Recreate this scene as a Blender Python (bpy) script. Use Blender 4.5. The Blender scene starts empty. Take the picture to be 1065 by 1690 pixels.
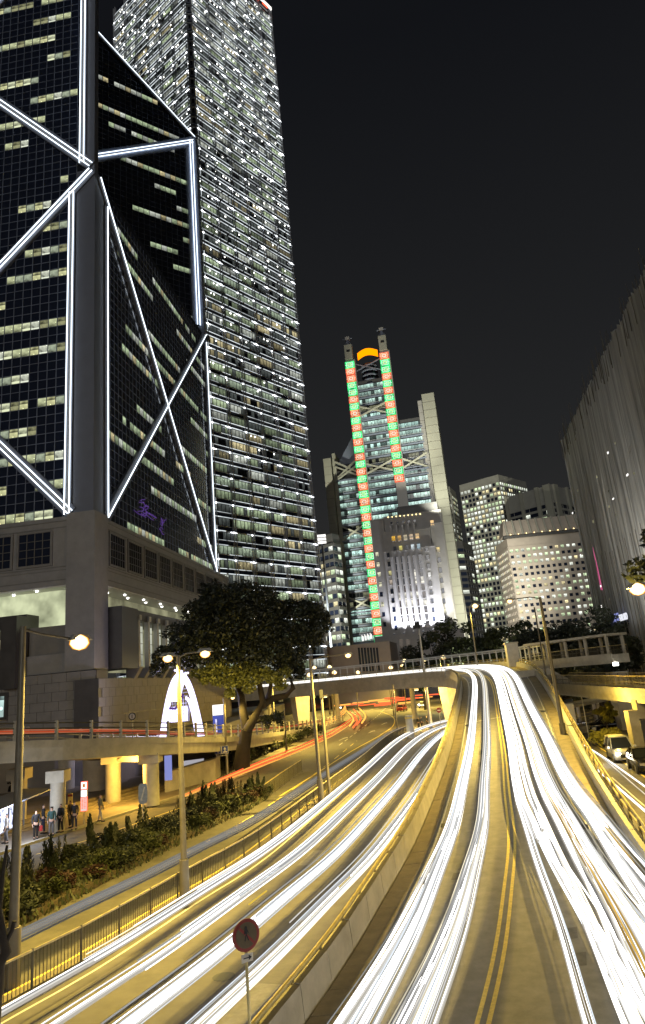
import bpy, bmesh, math, random
import numpy as np
from mathutils import Matrix, Vector
random.seed(7)
S = bpy.context.scene
COL = S.collection
R_ = math.radians

# ------------------------------------------------------------------ camera
CAMH = 8.0
FPX, CXP, CYP = 1142.0, 532.5, 800.0
PIT, ROL = R_(16.0), R_(5.2)
fw = np.array([0, math.cos(PIT), math.sin(PIT)])
r0 = np.array([1.0, 0, 0]); u0 = np.array([0, -math.sin(PIT), math.cos(PIT)])
rt = math.cos(ROL)*r0 - math.sin(ROL)*u0
up = math.sin(ROL)*r0 + math.cos(ROL)*u0
cam = bpy.data.cameras.new('camera'); camo = bpy.data.objects.new('camera', cam); COL.objects.link(camo)
camo.matrix_world = Matrix(((rt[0], up[0], -fw[0], 0), (rt[1], up[1], -fw[1], 0), (rt[2], up[2], -fw[2], CAMH), (0, 0, 0, 1)))
cam.sensor_fit = 'VERTICAL'; cam.sensor_height = 36; cam.lens = FPX/1690*36
cam.shift_y = -45/1690
cam.clip_end = 5000; cam.clip_start = .3
S.camera = camo

# ------------------------------------------------------------------ night sky, plus an added sun lamp standing in for city glow
w = bpy.data.worlds.new('World'); S.world = w; w.use_nodes = True
nt = w.node_tree; nt.nodes.clear()
out = nt.nodes.new('ShaderNodeOutputWorld'); bg = nt.nodes.new('ShaderNodeBackground')
sky = nt.nodes.new('ShaderNodeTexSky'); sky.sky_type = 'NISHITA'; sky.sun_disc = False
sky.sun_elevation = R_(38); sky.sun_rotation = R_(200)
tc = nt.nodes.new('ShaderNodeTexCoord'); sx = nt.nodes.new('ShaderNodeSeparateXYZ')
nt.links.new(tc.outputs['Generated'], sx.inputs[0])
rmp = nt.nodes.new('ShaderNodeValToRGB'); nt.links.new(sx.outputs['Z'], rmp.inputs[0])
e = rmp.color_ramp.elements
e[0].position = 0.0; e[0].color = (.029, .0275, .025, 1)
e[1].position = .75; e[1].color = (.0058, .0063, .0078, 1)
m_ = rmp.color_ramp.elements.new(.3); m_.color = (.0165, .0168, .0172, 1)
bg2 = nt.nodes.new('ShaderNodeBackground'); nt.links.new(rmp.outputs[0], bg2.inputs[0]); bg2.inputs[1].default_value = 1.0
nt.links.new(sky.outputs[0], bg.inputs[0]); bg.inputs[1].default_value = 0.00025
add = nt.nodes.new('ShaderNodeAddShader')
nt.links.new(bg.outputs[0], add.inputs[0]); nt.links.new(bg2.outputs[0], add.inputs[1]); nt.links.new(add.outputs[0], out.inputs[0])
sun = bpy.data.lights.new('city_glow', 'SUN'); sun.energy = .45; sun.angle = R_(18); sun.color = (1, .98, .95)
suno = bpy.data.objects.new('city_glow', sun); COL.objects.link(suno); suno.rotation_euler = (R_(80), 0, R_(-10))
S.view_settings.view_transform = 'Standard'; S.view_settings.look = 'None'
S.view_settings.exposure = 0; S.view_settings.gamma = 1; S.view_settings.use_curve_mapping = False
S.render.engine = 'CYCLES'
S.cycles.use_denoising = True; S.cycles.max_bounces = 5; S.cycles.diffuse_bounces = 2; S.cycles.glossy_bounces = 3
S.cycles.sample_clamp_indirect = 4; S.cycles.caustics_reflective = False; S.cycles.caustics_refractive = False

# ------------------------------------------------------------------ surveying helpers (sight lines of the camera to world points)
def ray(x, y):
    return fw + (x-CXP)/FPX*rt - (y-CYP)/FPX*up
def atd(x, y, D):
    d = ray(x, y); d = d/math.hypot(d[0], d[1]); return Vector((d[0]*D, d[1]*D, d[2]*D+CAMH))
def atz(x, y, z=0.0):
    d = ray(x, y); k = (z-CAMH)/d[2]; return Vector((d[0]*k, d[1]*k, z))
def azv(x, y):
    d = ray(x, y); h = math.hypot(d[0], d[1]); return Vector((d[0]/h, d[1]/h, 0))

# ------------------------------------------------------------------ tagging
def tag(o, label=None, cat=None, group=None, kind=None):
    if label: o['label'] = label
    if cat: o['category'] = cat
    if group: o['group'] = group
    if kind: o['kind'] = kind
    return o
def empty(name, loc=(0, 0, 0), rz=0.0, label=None, cat=None, group=None):
    o = bpy.data.objects.new(name, None); COL.objects.link(o)
    o.location = loc; o.rotation_euler = (0, 0, rz); o.empty_display_size = .3
    return tag(o, label, cat, group)
def place(mesh, name, parent=None, loc=(0, 0, 0), rot=(0, 0, 0), kind=None):
    o = bpy.data.objects.new(name, mesh); COL.objects.link(o)
    if parent is not None: o.parent = parent
    o.location = loc; o.rotation_euler = rot
    if kind: o['kind'] = kind
    return o
def copy_tree(o, parent=None):
    c = o.copy(); COL.objects.link(c); c.parent = parent
    for ch in o.children: copy_tree(ch, c)
    return c

class MB:
    def __init__(s): s.v = []; s.f = []; s.m = []; s.uv = []; s.c = []; s.mats = []; s.smooth = []
    def mi(s, mat):
        if mat not in s.mats: s.mats.append(mat)
        return s.mats.index(mat)
    def face(s, pts, mat, uv=None, c=None, smooth=False):
        b = len(s.v); s.v += [tuple(p) for p in pts]; n = len(pts)
        s.f.append(tuple(range(b, b+n))); s.m.append(s.mi(mat)); s.smooth.append(smooth)
        s.uv.append(uv or [(0, 0), (1, 0), (1, 1), (0, 1)][:n] if n <= 4 else (uv or [(0, 0)]*n)); s.c.append(c or (1, 1, 1, 1))
    def idx(s, pts, faces, mat, smooth=False, c=None):
        b = len(s.v); s.v += [tuple(p) for p in pts]; k = s.mi(mat)
        for f in faces:
            s.f.append(tuple(b+i for i in f)); s.m.append(k); s.uv.append([(0, 0)]*len(f)); s.c.append(c or (1, 1, 1, 1)); s.smooth.append(smooth)
    def hexa(s, p, mat, c=None):      # 8 points: bottom 4 ccw, top 4 ccw
        s.idx(p, [(3, 2, 1, 0), (4, 5, 6, 7), (0, 1, 5, 4), (1, 2, 6, 5), (2, 3, 7, 6), (3, 0, 4, 7)], mat, c=c)
    def box(s, x0, x1, y0, y1, z0, z1, mat, c=None):
        s.hexa([(x0, y0, z0), (x1, y0, z0), (x1, y1, z0), (x0, y1, z0), (x0, y0, z1), (x1, y0, z1), (x1, y1, z1), (x0, y1, z1)], mat, c)
    def cyl(s, c, r1, r2, z0, z1, mat, n=12, cap=True):
        P = [(c[0]+r1*math.cos(6.2832*i/n), c[1]+r1*math.sin(6.2832*i/n), z0) for i in range(n)] + \
            [(c[0]+r2*math.cos(6.2832*i/n), c[1]+r2*math.sin(6.2832*i/n), z1) for i in range(n)]
        F = [(i, (i+1) % n, n+(i+1) % n, n+i) for i in range(n)]
        s.idx(P, F, mat, True)
        if cap: s.idx(P, [tuple(range(n))[::-1], tuple(range(n, 2*n))], mat)
    def tube(s, pts, rad, mat, n=6, cap=True, flat=1.0):
        pts = [Vector(p) for p in pts]; P = []; m = len(pts)
        if not hasattr(rad, '__len__'): rad = [rad]*m
        for i, p in enumerate(pts):
            t = (pts[min(i+1, m-1)]-pts[max(i-1, 0)])
            if t.length < 1e-6: t = Vector((0, 0, 1))
            t.normalize()
            a = Vector((0, 0, 1)) if abs(t.z) < .95 else Vector((0, 1, 0))
            x = t.cross(a).normalized(); y = x.cross(t)
            for k in range(n):
                an = 6.28318*k/n
                P.append(p+x*math.cos(an)*rad[i]+y*math.sin(an)*rad[i]*flat)
        F = [(i*n+k, i*n+(k+1) % n, (i+1)*n+(k+1) % n, (i+1)*n+k) for i in range(m-1) for k in range(n)]
        s.idx(P, F, mat, n > 4)
        if cap: s.idx([P[k] for k in range(n)]+[P[(m-1)*n+k] for k in range(n)], [tuple(range(n))[::-1], tuple(range(n, 2*n))], mat)
    def bar(s, a, b, w, h, mat, side=None, c=None):    # rectangular bar from a to b; w along 'side', h along the third axis
        a = Vector(a); b = Vector(b); t = (b-a).normalized()
        side = Vector(side) if side is not None else (Vector((0, 0, 1)) if abs(t.z) < .9 else Vector((1, 0, 0)))
        side = (side - t*side.dot(t)).normalized(); o = t.cross(side)
        q = []
        for p in (a, b):
            for i, j in ((-1, -1), (1, -1), (1, 1), (-1, 1)): q.append(p+side*w/2*i+o*h/2*j)
        s.hexa(q, mat, c)
    def mesh(s, name):
        me = bpy.data.meshes.new(name); me.from_pydata(s.v, [], s.f)
        for m in s.mats: me.materials.append(m)
        me.polygons.foreach_set('material_index', s.m); me.polygons.foreach_set('use_smooth', s.smooth)
        ul = me.uv_layers.new(name='UVMap'); flat = [x for f in s.uv for p in f for x in p]
        if len(flat) == len(me.loops)*2: ul.data.foreach_set('uv', flat)
        ca = me.color_attributes.new('Col', 'FLOAT_COLOR', 'CORNER')
        cc = [x for f, c in zip(s.f, s.c) for _ in f for x in c]
        ca.data.foreach_set('color', cc)
        me.update(); return me
    def build(s, name, parent=None, loc=(0, 0, 0), rot=(0, 0, 0), kind=None):
        return place(s.mesh(name), name, parent, loc, rot, kind)

# ------------------------------------------------------------------ materials
def mat(name, col, rough=.7, metal=0., noise=0., nscale=3., bump=0., bscale=20., emit=None, es=0., spec=.5, extra=None, streak=0.):
    m = bpy.data.materials.new(name); m.use_nodes = True; N = m.node_tree; b = N.nodes['Principled BSDF']
    b.inputs['Base Color'].default_value = (*col, 1); b.inputs['Roughness'].default_value = rough; b.inputs['Metallic'].default_value = metal
    b.inputs['Specular IOR Level'].default_value = spec
    if emit: b.inputs['Emission Color'].default_value = (*emit, 1); b.inputs['Emission Strength'].default_value = es
    if noise or bump or streak:
        t = N.nodes.new('ShaderNodeTexCoord'); geo = N.nodes.new('ShaderNodeNewGeometry')
    if noise:
        n = N.nodes.new('ShaderNodeTexNoise'); n.inputs['Scale'].default_value = nscale; n.inputs['Detail'].default_value = 6; n.inputs['Roughness'].default_value = .65
        mp = N.nodes.new('ShaderNodeMapping'); N.links.new(geo.outputs['Position'], mp.inputs[0]); N.links.new(mp.outputs[0], n.inputs['Vector'])
        if streak: mp.inputs['Scale'].default_value = (1, 1, streak)
        r = N.nodes.new('ShaderNodeMapRange'); N.links.new(n.outputs[0], r.inputs[0])
        r.inputs[1].default_value = .3; r.inputs[2].default_value = .7; r.inputs[3].default_value = 1-noise; r.inputs[4].default_value = 1+noise
        mx = N.nodes.new('ShaderNodeMix'); mx.data_type = 'RGBA'; mx.blend_type = 'MULTIPLY'; mx.inputs[0].default_value = 1
        mx.inputs[6].default_value = (*col, 1); N.links.new(r.outputs[0], mx.inputs[7]); N.links.new(mx.outputs[2], b.inputs['Base Color'])
        r2 = N.nodes.new('ShaderNodeMapRange'); N.links.new(n.outputs[0], r2.inputs[0]); r2.inputs[3].default_value = max(.05, rough-.15); r2.inputs[4].default_value = min(1, rough+.15)
        N.links.new(r2.outputs[0], b.inputs['Roughness'])
    if bump:
        n2 = N.nodes.new('ShaderNodeTexNoise'); n2.inputs['Scale'].default_value = bscale; n2.inputs['Detail'].default_value = 4
        N.links.new(geo.outputs['Position'], n2.inputs['Vector'])
        bp = N.nodes.new('ShaderNodeBump'); bp.inputs['Strength'].default_value = bump; bp.inputs['Distance'].default_value = .02
        N.links.new(n2.outputs[0], bp.inputs['Height']); N.links.new(bp.outputs[0], b.inputs['Normal'])
    return m
def emis(name, col, s, base=(.02, .02, .02), nosample=True, vary=None):
    m = bpy.data.materials.new(name); m.use_nodes = True; N = m.node_tree; N.nodes.clear()
    o = N.nodes.new('ShaderNodeOutputMaterial'); em = N.nodes.new('ShaderNodeEmission'); em.inputs[0].default_value = (*col, 1); em.inputs[1].default_value = s
    N.links.new(em.outputs[0], o.inputs[0])
    if vary:
        geo = N.nodes.new('ShaderNodeNewGeometry'); n = N.nodes.new('ShaderNodeTexNoise'); n.inputs['Scale'].default_value = vary; n.inputs['Detail'].default_value = 3
        N.links.new(geo.outputs['Position'], n.inputs['Vector']); r = N.nodes.new('ShaderNodeMapRange'); N.links.new(n.outputs[0], r.inputs[0])
        r.inputs[1].default_value = .35; r.inputs[2].default_value = .65; r.inputs[3].default_value = s*.45; r.inputs[4].default_value = s*1.5
        N.links.new(r.outputs[0], em.inputs[1])
    if nosample: m.cycles.emission_sampling = 'NONE'
    return m
def window_mat(name, spots=1.0, sc=1.0, gain=1.0, ceil=True):
    """lit rooms behind glass: colour and brightness per pane from 'Col', bright ceiling fittings near the top of each pane, dark furniture at the foot"""
    m = bpy.data.materials.new(name); m.use_nodes = True; N = m.node_tree; b = N.nodes['Principled BSDF']
    b.inputs['Base Color'].default_value = (.012, .014, .016, 1); b.inputs['Roughness'].default_value = .12
    col = N.nodes.new('ShaderNodeAttribute'); col.attribute_name = 'Col'
    uv = N.nodes.new('ShaderNodeUVMap'); sp = N.nodes.new('ShaderNodeSeparateXYZ'); N.links.new(uv.outputs[0], sp.inputs[0])
    fr = N.nodes.new('ShaderNodeMath'); fr.operation = 'FRACT'; N.links.new(sp.outputs['Y'], fr.inputs[0])
    n = N.nodes.new('ShaderNodeTexNoise'); n.inputs['Scale'].default_value = 1.7*sc; n.inputs['Detail'].default_value = 3; N.links.new(uv.outputs[0], n.inputs['Vector'])
    ad = N.nodes.new('ShaderNodeMath'); ad.operation = 'MULTIPLY_ADD'; ad.inputs[1].default_value = .55; N.links.new(fr.outputs[0], ad.inputs[0]); N.links.new(n.outputs[0], ad.inputs[2])
    r = N.nodes.new('ShaderNodeMapRange'); r.inputs[1].default_value = .42; r.inputs[2].default_value = 1.0; r.inputs[3].default_value = .12; r.inputs[4].default_value = .95
    N.links.new(ad.outputs[0], r.inputs[0])
    vo = N.nodes.new('ShaderNodeTexVoronoi'); vo.inputs['Scale'].default_value = 2.3*sc; N.links.new(uv.outputs[0], vo.inputs['Vector'])
    r2 = N.nodes.new('ShaderNodeMapRange'); r2.inputs[1].default_value = .2; r2.inputs[2].default_value = .08; r2.inputs[3].default_value = 0; r2.inputs[4].default_value = 2.5*spots
    N.links.new(vo.outputs['Distance'], r2.inputs[0])
    gt = N.nodes.new('ShaderNodeMath'); gt.operation = 'GREATER_THAN'; gt.inputs[1].default_value = .45; N.links.new(fr.outputs[0], gt.inputs[0])
    mu = N.nodes.new('ShaderNodeMath'); mu.operation = 'MULTIPLY'; N.links.new(r2.outputs[0], mu.inputs[0]); N.links.new(gt.outputs[0], mu.inputs[1])
    sm = N.nodes.new('ShaderNodeMath'); sm.operation = 'ADD'; N.links.new(r.outputs[0], sm.inputs[0]); N.links.new(mu.outputs[0], sm.inputs[1])
    sm2 = N.nodes.new('ShaderNodeMath'); sm2.operation = 'MULTIPLY'; N.links.new(sm.outputs[0], sm2.inputs[0]); sm2.inputs[1].default_value = gain
    N.links.new(col.outputs['Color'], b.inputs['Emission Color']); N.links.new(sm2.outputs[0], b.inputs['Emission Strength'])
    m.cycles.emission_sampling = 'NONE'
    return m

def stone_course(name, col, cw, ch, rough=.6, joint=.55, noise=.12):
    """small stone facing seen from far: fine joints by brick texture in world space on vertical faces"""
    m = mat(name, col, rough, noise=noise, nscale=.8)
    return m

M = {}
M['asphalt'] = mat('asphalt', (.12, .11, .095), .82, noise=.28, nscale=1.3, bump=.5, bscale=60)
M['asphalt2'] = mat('asphalt_flyover', (.215, .205, .185), .85, noise=.22, nscale=2.2, bump=.6, bscale=55)
M['ground'] = mat('ground', (.06, .055, .05), .9, noise=.3, nscale=.2)
M['paving'] = mat('paving', (.2, .17, .13), .8, noise=.2, nscale=1.2, bump=.3, bscale=30)
M['slab'] = mat('slab', (.24, .2, .13), .85, noise=.25, nscale=1.7, bump=.4, bscale=25)
M['kerb'] = mat('kerb', (.3, .28, .23), .8, noise=.2, nscale=3)
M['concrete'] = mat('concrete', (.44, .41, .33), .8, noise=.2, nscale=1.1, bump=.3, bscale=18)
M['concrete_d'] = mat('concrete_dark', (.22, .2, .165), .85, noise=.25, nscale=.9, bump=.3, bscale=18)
M['whitewall'] = mat('pale_wall', (.55, .53, .48), .75, noise=.14, nscale=1.5, bump=.2, bscale=18)
M['yline'] = mat('yellow_paint', (.8, .62, .16), .7, noise=.25, nscale=8)
M['wline'] = mat('white_paint', (.62, .6, .54), .7, noise=.25, nscale=7)
M['steel'] = mat('galvanised_steel', (.42, .41, .38), .5, .3, noise=.15, nscale=6)
M['ypole'] = mat('painted_pole', (.17, .15, .11), .5, .2, noise=.15, nscale=3)
M['rail'] = mat('rail_paint', (.09, .08, .055), .55, .2, noise=.2, nscale=4)
M['raily'] = mat('handrail_ochre', (.45, .36, .14), .45, .1, noise=.25, nscale=4)
M['white'] = mat('white_metal', (.7, .7, .68), .5, noise=.06, nscale=3)
M['granite'] = mat('granite', (.26, .25, .235), .6, noise=.14, nscale=.7, bump=.1, bscale=14)
M['granite_d'] = mat('granite_base', (.2, .19, .172), .65, noise=.16, nscale=.7, bump=.1, bscale=14)
M['black_stone'] = mat('black_stone', (.05, .045, .04), .4, noise=.2, nscale=1)
M['clad'] = mat('aluminium_cladding', (.13, .14, .17), .5, .2, noise=.08, nscale=.5)
M['glassd'] = mat('dark_glass', (.013, .018, .036), .12, 0, spec=.6)
M['spandrel'] = mat('spandrel_glass', (.016, .018, .024), .2, 0, noise=.25, nscale=.2)
M['mull'] = mat('mullion', (.2, .23, .3), .5, .1)
M['mullp'] = mat('window_bar', (.13, .12, .1), .5, .3)
M['clad_lit'] = mat('tube_lit_cladding', (.3, .36, .5), .5, .1, noise=.08, nscale=.5)  # paler copy of the cladding imitates glow from the light tubes
M['tube'] = emis('white_light_tube', (.8, .9, 1), 2.6)
M['fin'] = mat('steel_fin', (.5, .52, .56), .5, .2)
M['beige'] = mat('beige_cladding', (.42, .42, .34), .6, noise=.06, nscale=.4)
M['oldstone'] = mat('old_stone', (.38, .37, .36), .75, noise=.1, nscale=.4, bump=.1, bscale=3)
M['officestone'] = mat('office_stone', (.38, .38, .33), .75, noise=.1, nscale=.3)
M['officestone2'] = mat('office_stone_warm', (.42, .37, .32), .75, noise=.1, nscale=.3)
M['darkbuild'] = mat('dark_building', (.07, .07, .07), .5, noise=.2, nscale=.2)
M['netting'] = mat('scaffold_netting', (.33, .34, .34), .9, noise=.55, nscale=1.2, streak=.03, bump=1, bscale=3)
M['bamboo'] = mat('bamboo', (.09, .08, .06), .7, noise=.2, nscale=2)
M['green'] = emis('green_panel_glow', (.05, .85, .22), 1.15, vary=.35)
M['red'] = emis('red_panel_glow', (1, .17, .08), 1.05, vary=.35)
M['greenl'] = emis('green_line', (.75, 1, .85), 1.6)
M['redl'] = emis('red_line', (1, .75, .45), 1.6)
M['orange'] = emis('orange_sign', (1, .26, .0), 2.0)
M['redsign'] = emis('red_sign', (1, .12, .06), 2.0)
M['signwhite'] = emis('sign_white', (1, .97, .93), 1.5)
M['spot'] = emis('spotlight', (1, .98, .9), 8.0)
M['spotw'] = emis('facade_lamp', (.93, .97, 1), 7.0)
M['strip'] = emis('fin_glow', (.85, .92, .95), .85, vary=.12)
M['sodium'] = emis('sodium_lamp', (1, .72, .25), 40)
M['sodium_s'] = emis('sodium_lamp_small', (1, .66, .2), 22)
def bowl(name, s):
    m = bpy.data.materials.new(name); m.use_nodes = True; N = m.node_tree; N.nodes.clear()
    o = N.nodes.new('ShaderNodeOutputMaterial'); em = N.nodes.new('ShaderNodeEmission'); lw = N.nodes.new('ShaderNodeLayerWeight'); lw.inputs[0].default_value = .5
    r = N.nodes.new('ShaderNodeValToRGB'); r.color_ramp.elements[0].color = (s, s*.8, s*.38, 1); r.color_ramp.elements[1].color = (1.0, .36, .02, 1); r.color_ramp.elements[0].position = .12; r.color_ramp.elements[1].position = .62
    N.links.new(lw.outputs['Facing'], r.inputs[0]); N.links.new(r.outputs[0], em.inputs[0]); N.links.new(em.outputs[0], o.inputs[0]); m.cycles.emission_sampling = 'NONE'; return m
M['sodium'] = bowl('sodium_bowl', 6.0); M['sodium_s'] = bowl('sodium_bowl_small', 4.0)
M['arch'] = emis('arch_light', (.72, .68, 1), 2.4)
M['archdim'] = emis('arch_lattice', (.62, .6, 1), 1.1, vary=1.5)
M['violet'] = emis('violet_glow', (.36, .17, .85), .3)
M['win'] = window_mat('lit_window', .6)
M['win_far'] = window_mat('lit_window_far', .5, .8)
M['win_spot'] = window_mat('lit_window_spots', 1.6, 1.3)
M['hall'] = emis('lit_hall', (.72, .7, .42), .3, vary=.25)
M['hall2'] = emis('lit_hall_pale', (.75, .8, .5), .62, vary=.3)
M['ad'] = emis('advert_panel', (.75, .8, 1), 1.5, vary=2.2)
M['bark'] = mat('bark', (.032, .024, .017), .9, noise=.35, nscale=3, bump=1, bscale=8)
M['leaf'] = mat('leaf', (.034, .042, .011), .6, noise=.45, nscale=.9)
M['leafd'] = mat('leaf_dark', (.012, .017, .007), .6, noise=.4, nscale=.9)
M['leafy'] = mat('leaf_yellow_lit', (.2, .19, .03), .6, noise=.3, nscale=1)  # yellow lamplight put into the leaf colour
M['leafm'] = mat('leaf_lit_side', (.11, .12, .03), .6, noise=.4, nscale=1.2)  # lamplight on the banyan's lower leaves put into a paler leaf colour
M['leafr'] = mat('leaf_red', (.028, .009, .007), .6, noise=.4, nscale=2)
M['soil'] = mat('soil', (.06, .045, .03), .95, noise=.3, nscale=2)
M['skin'] = mat('skin', (.42, .27, .2), .6)
M['hair'] = mat('hair', (.02, .016, .013), .6)
M['rubber'] = mat('rubber', (.02, .02, .02), .8)
M['chrome'] = mat('chrome', (.6, .6, .6), .2, 1)
M['silver'] = mat('silver_paint', (.42, .42, .4), .3, .5)
M['black'] = mat('black_paint', (.012, .012, .014), .2, .2)
M['redcar'] = mat('red_paint', (.28, .02, .015), .3)
M['carglass'] = mat('car_glass', (.015, .017, .02), .08)
M['headl'] = emis('headlight', (1, .96, .8), 9)
M['taill'] = emis('taillight', (1, .08, .03), 5)
M['signred'] = mat('sign_red', (.22, .018, .012), .5)
M['signface'] = mat('sign_face', (.55, .5, .42), .5)
M['signblue'] = mat('sign_blue', (.02, .05, .28), .5)
M['ink'] = mat('black_ink', (.01, .01, .01), .6)
M['blue'] = emis('blue_panel', (.4, .45, 1), .6)

# ------------------------------------------------------------------ lamps
def point(loc, e, col=(1, .66, .16), r=.15, parent=None):
    l = bpy.data.lights.new('lamp_or_fill_light', 'POINT'); l.energy = e; l.color = col; l.shadow_soft_size = r
    o = bpy.data.objects.new('lamp_or_fill_light', l); COL.objects.link(o); o.location = loc
    if parent is not None: o.parent = parent
    return o
def spotl(loc, to, e, col, size, blend=.6, parent=None):
    l = bpy.data.lights.new('flood_or_fill_light', 'SPOT'); l.energy = e; l.color = col; l.spot_size = R_(size); l.spot_blend = blend; l.shadow_soft_size = .6
    o = bpy.data.objects.new('flood_or_fill_light', l); COL.objects.link(o)
    o.location = loc; o.rotation_euler = (Vector(to)-Vector(loc)).to_track_quat('-Z', 'Y').to_euler()
    if parent is not None: o.parent = parent
    return o

# ------------------------------------------------------------------ polyline helpers
def catmull(P, step=1.0):
    P = [np.array(p, float) for p in P]; out = []
    for i in range(len(P)-1):
        p0 = P[max(i-1, 0)]; p1 = P[i]; p2 = P[i+1]; p3 = P[min(i+2, len(P)-1)]
        n = max(1, int(np.linalg.norm(p2[:2]-p1[:2])/step))
        for k in range(n):
            t = k/n
            out.append(.5*((2*p1)+(-p0+p2)*t+(2*p0-5*p1+4*p2-p3)*t*t+(-p0+3*p1-3*p2+p3)*t**3))
    out.append(P[-1]); return [Vector(p) for p in out]
def resample(P, step):
    P = [Vector(p) for p in P]; out = [P[0].copy()]; need = step
    for a, b in zip(P[:-1], P[1:]):
        L = (b-a).length; d = need
        while d <= L: out.append(a.lerp(b, d/L)); d += step
        need = d-L
    return out
def offset(P, d):
    r = []
    for i, p in enumerate(P):
        t = P[min(i+1, len(P)-1)]-P[max(i-1, 0)]; t.z = 0
        if t.length < 1e-6: t = Vector((0, 1, 0))
        t.normalize(); r.append(p+Vector((t.y, -t.x, 0))*d)      # + = to the right of travel
    return r
def ribbon(mb, A, B, m, dz=0.0):
    for i in range(len(A)-1):
        mb.face([A[i]+Vector((0, 0, dz)), B[i]+Vector((0, 0, dz)), B[i+1]+Vector((0, 0, dz)), A[i+1]+Vector((0, 0, dz))], m)
def poly_slab(mb, pts, z0, z1, m):
    n = len(pts); P = [(p[0], p[1], z0) for p in pts]+[(p[0], p[1], z1) for p in pts]
    mb.idx(P, [tuple(range(n, 2*n))]+[(i, (i+1) % n, n+(i+1) % n, n+i) for i in range(n)], m)

# =================================================================== GROUND AND ROADS
mb = MB(); mb.face([(-1500, -200, -.03), (1500, -200, -.03), (1500, 2500, -.03), (-1500, 2500, -.03)], M['ground'])
tag(mb.build('ground'), kind='structure')
mb = MB(); mb.face([(-60, 0, 0), (70, 0, 0), (70, 330, 0), (-60, 330, 0)], M['asphalt'])
tag(mb.build('road'), kind='structure')

def V2(L): return [Vector((a, b, 0)) for a, b in L]
# flyover deck edges (left, right) and level
FL = [(-6.5, 3, 0), (-4.6, 10, 0), (-2.9, 16, .0), (-.75, 22, .2), (.75, 27, .6), (2.3, 31.7, 1.0), (3.9, 38, 1.5), (5.9, 46, 2.2), (8.2, 56, 3.15), (11.0, 69, 4.5), (13.7, 82, 5.8),
      (15.6, 93, 6.85), (16.0, 101, 7.4), (14.9, 108, 7.7), (11, 114.5, 7.8), (4, 121, 7.8), (-6, 129, 7.8), (-20, 139, 7.8), (-45, 155, 7.8)]
FR = [(5.0, 3, 0), (6.6, 10, 0), (7.7, 16, .0), (9.1, 22, .25), (10.15, 27.5, .65), (11.3, 33, 1.1), (13.1, 41, 1.8), (15.1, 49.5, 2.6), (17.8, 60.5, 3.6), (20.9, 74, 5.0), (23.7, 87, 6.3),
      (26.0, 99, 7.3), (27.0, 109, 7.9), (26.0, 119, 8.3), (21.5, 127.5, 8.4), (12, 136.5, 8.4), (1, 145, 8.4), (-14, 155, 8.4), (-40, 171, 8.4)]
def cm(P, n):
    P = [np.array(p, float) for p in P]; out = []
    for i in range(len(P)-1):
        p0 = P[max(i-1, 0)]; p1 = P[i]; p2 = P[i+1]; p3 = P[min(i+2, len(P)-1)]
        for k in range(n):
            t = k/n
            out.append(Vector(.5*((2*p1)+(-p0+p2)*t+(2*p0-5*p1+4*p2-p3)*t*t+(-p0+3*p1-3*p2+p3)*t**3)))
    out.append(Vector(P[-1])); return out
NF = 6
def smoothline(P, it=14):
    P = [p.copy() for p in P]
    for _ in range(it):
        Q = [p.copy() for p in P]
        for i in range(1, len(P)-1): Q[i] = P[i-1]*.25+P[i]*.5+P[i+1]*.25
        P = Q
    return P
fl, fr = smoothline(cm(FL, NF)), smoothline(cm(FR, NF))
def fly(i, off, dz=0.):       # point at station i, 'off' metres right of the left edge (negative from right edge if off<0 means left side outside)
    i = max(0, min(len(fl)-1.001, i)); a = int(i); t = i-a
    l = fl[a].lerp(fl[a+1], t); r = fr[a].lerp(fr[a+1], t); d = r-l; W = d.length
    return l+d*(off/W)+Vector((0, 0, dz))
def flyw(i):
    a = int(max(0, min(len(fl)-1, i))); return (fr[a]-fl[a]).length
fo = empty('flyover', (0, 0, 0), label='curved concrete flyover rising from the foreground and bending left in the middle distance', cat='flyover')
mb = MB()
n = len(fl)
ribbon(mb, fl, fr, M['asphalt2'])
def thick(z): return 1.65
for i in range(n-1):
    q = []
    for P_ in (fl, fr):
        for j in (i, i+1):
            p = P_[j].copy(); b = p.copy(); b.z = max(0.002, p.z-1.65) if i > 6*9 else 0.002
            q.append((p, b))
    mb.face([q[0][1], q[0][0], q[1][0], q[1][1]], M['concrete'])
    mb.face([q[2][0], q[2][1], q[3][1], q[3][0]], M['concrete'])
    if i > 6*9:
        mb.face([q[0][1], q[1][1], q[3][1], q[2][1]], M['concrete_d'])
mb.build('deck', fo)
# outer fascia band and low upstand on the bend
st2 = []
def side_panels(name, side, i0, i1, L, h, th, m, dn, base=0.0, lean=0.):
    P = (fl if side < 0 else fr); acc = resample(P[i0:i1+1], L)
    O = offset(acc, th if side > 0 else -th)
    for k in range(len(acc)-1):
        a, b = acc[k], acc[k+1]; oa, ob = O[k], O[k+1]; g = .018
        aa = a.lerp(b, g/L); bb = b.lerp(a, g/L); oaa = oa.lerp(ob, g/L); obb = ob.lerp(oa, g/L)
        z = lambda p, d: Vector((p.x, p.y, p.z+d))
        jit = random.uniform(-.012, .012)
        t_in = lean
        q = [z(aa, -dn), z(bb, -dn), z(obb, -dn), z(oaa, -dn)]
        ia = aa.lerp(oaa, t_in); ib = bb.lerp(obb, t_in)
        q += [z(ia, h+jit), z(ib, h+jit), z(obb, h+jit), z(oaa, h+jit)]
        if side > 0: q = [q[1], q[0], q[3], q[2], q[5], q[4], q[7], q[6]]
        mb = MB(); mb.hexa(q[:8] if side > 0 else [q[1], q[0], q[3], q[2], q[5], q[4], q[7], q[6]], m); mb.build(name, fo)
side_panels('barrier_panel', -1, 3, 6*12+3, 2.0, .85, .5, M['concrete'], .25, lean=.18)
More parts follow.
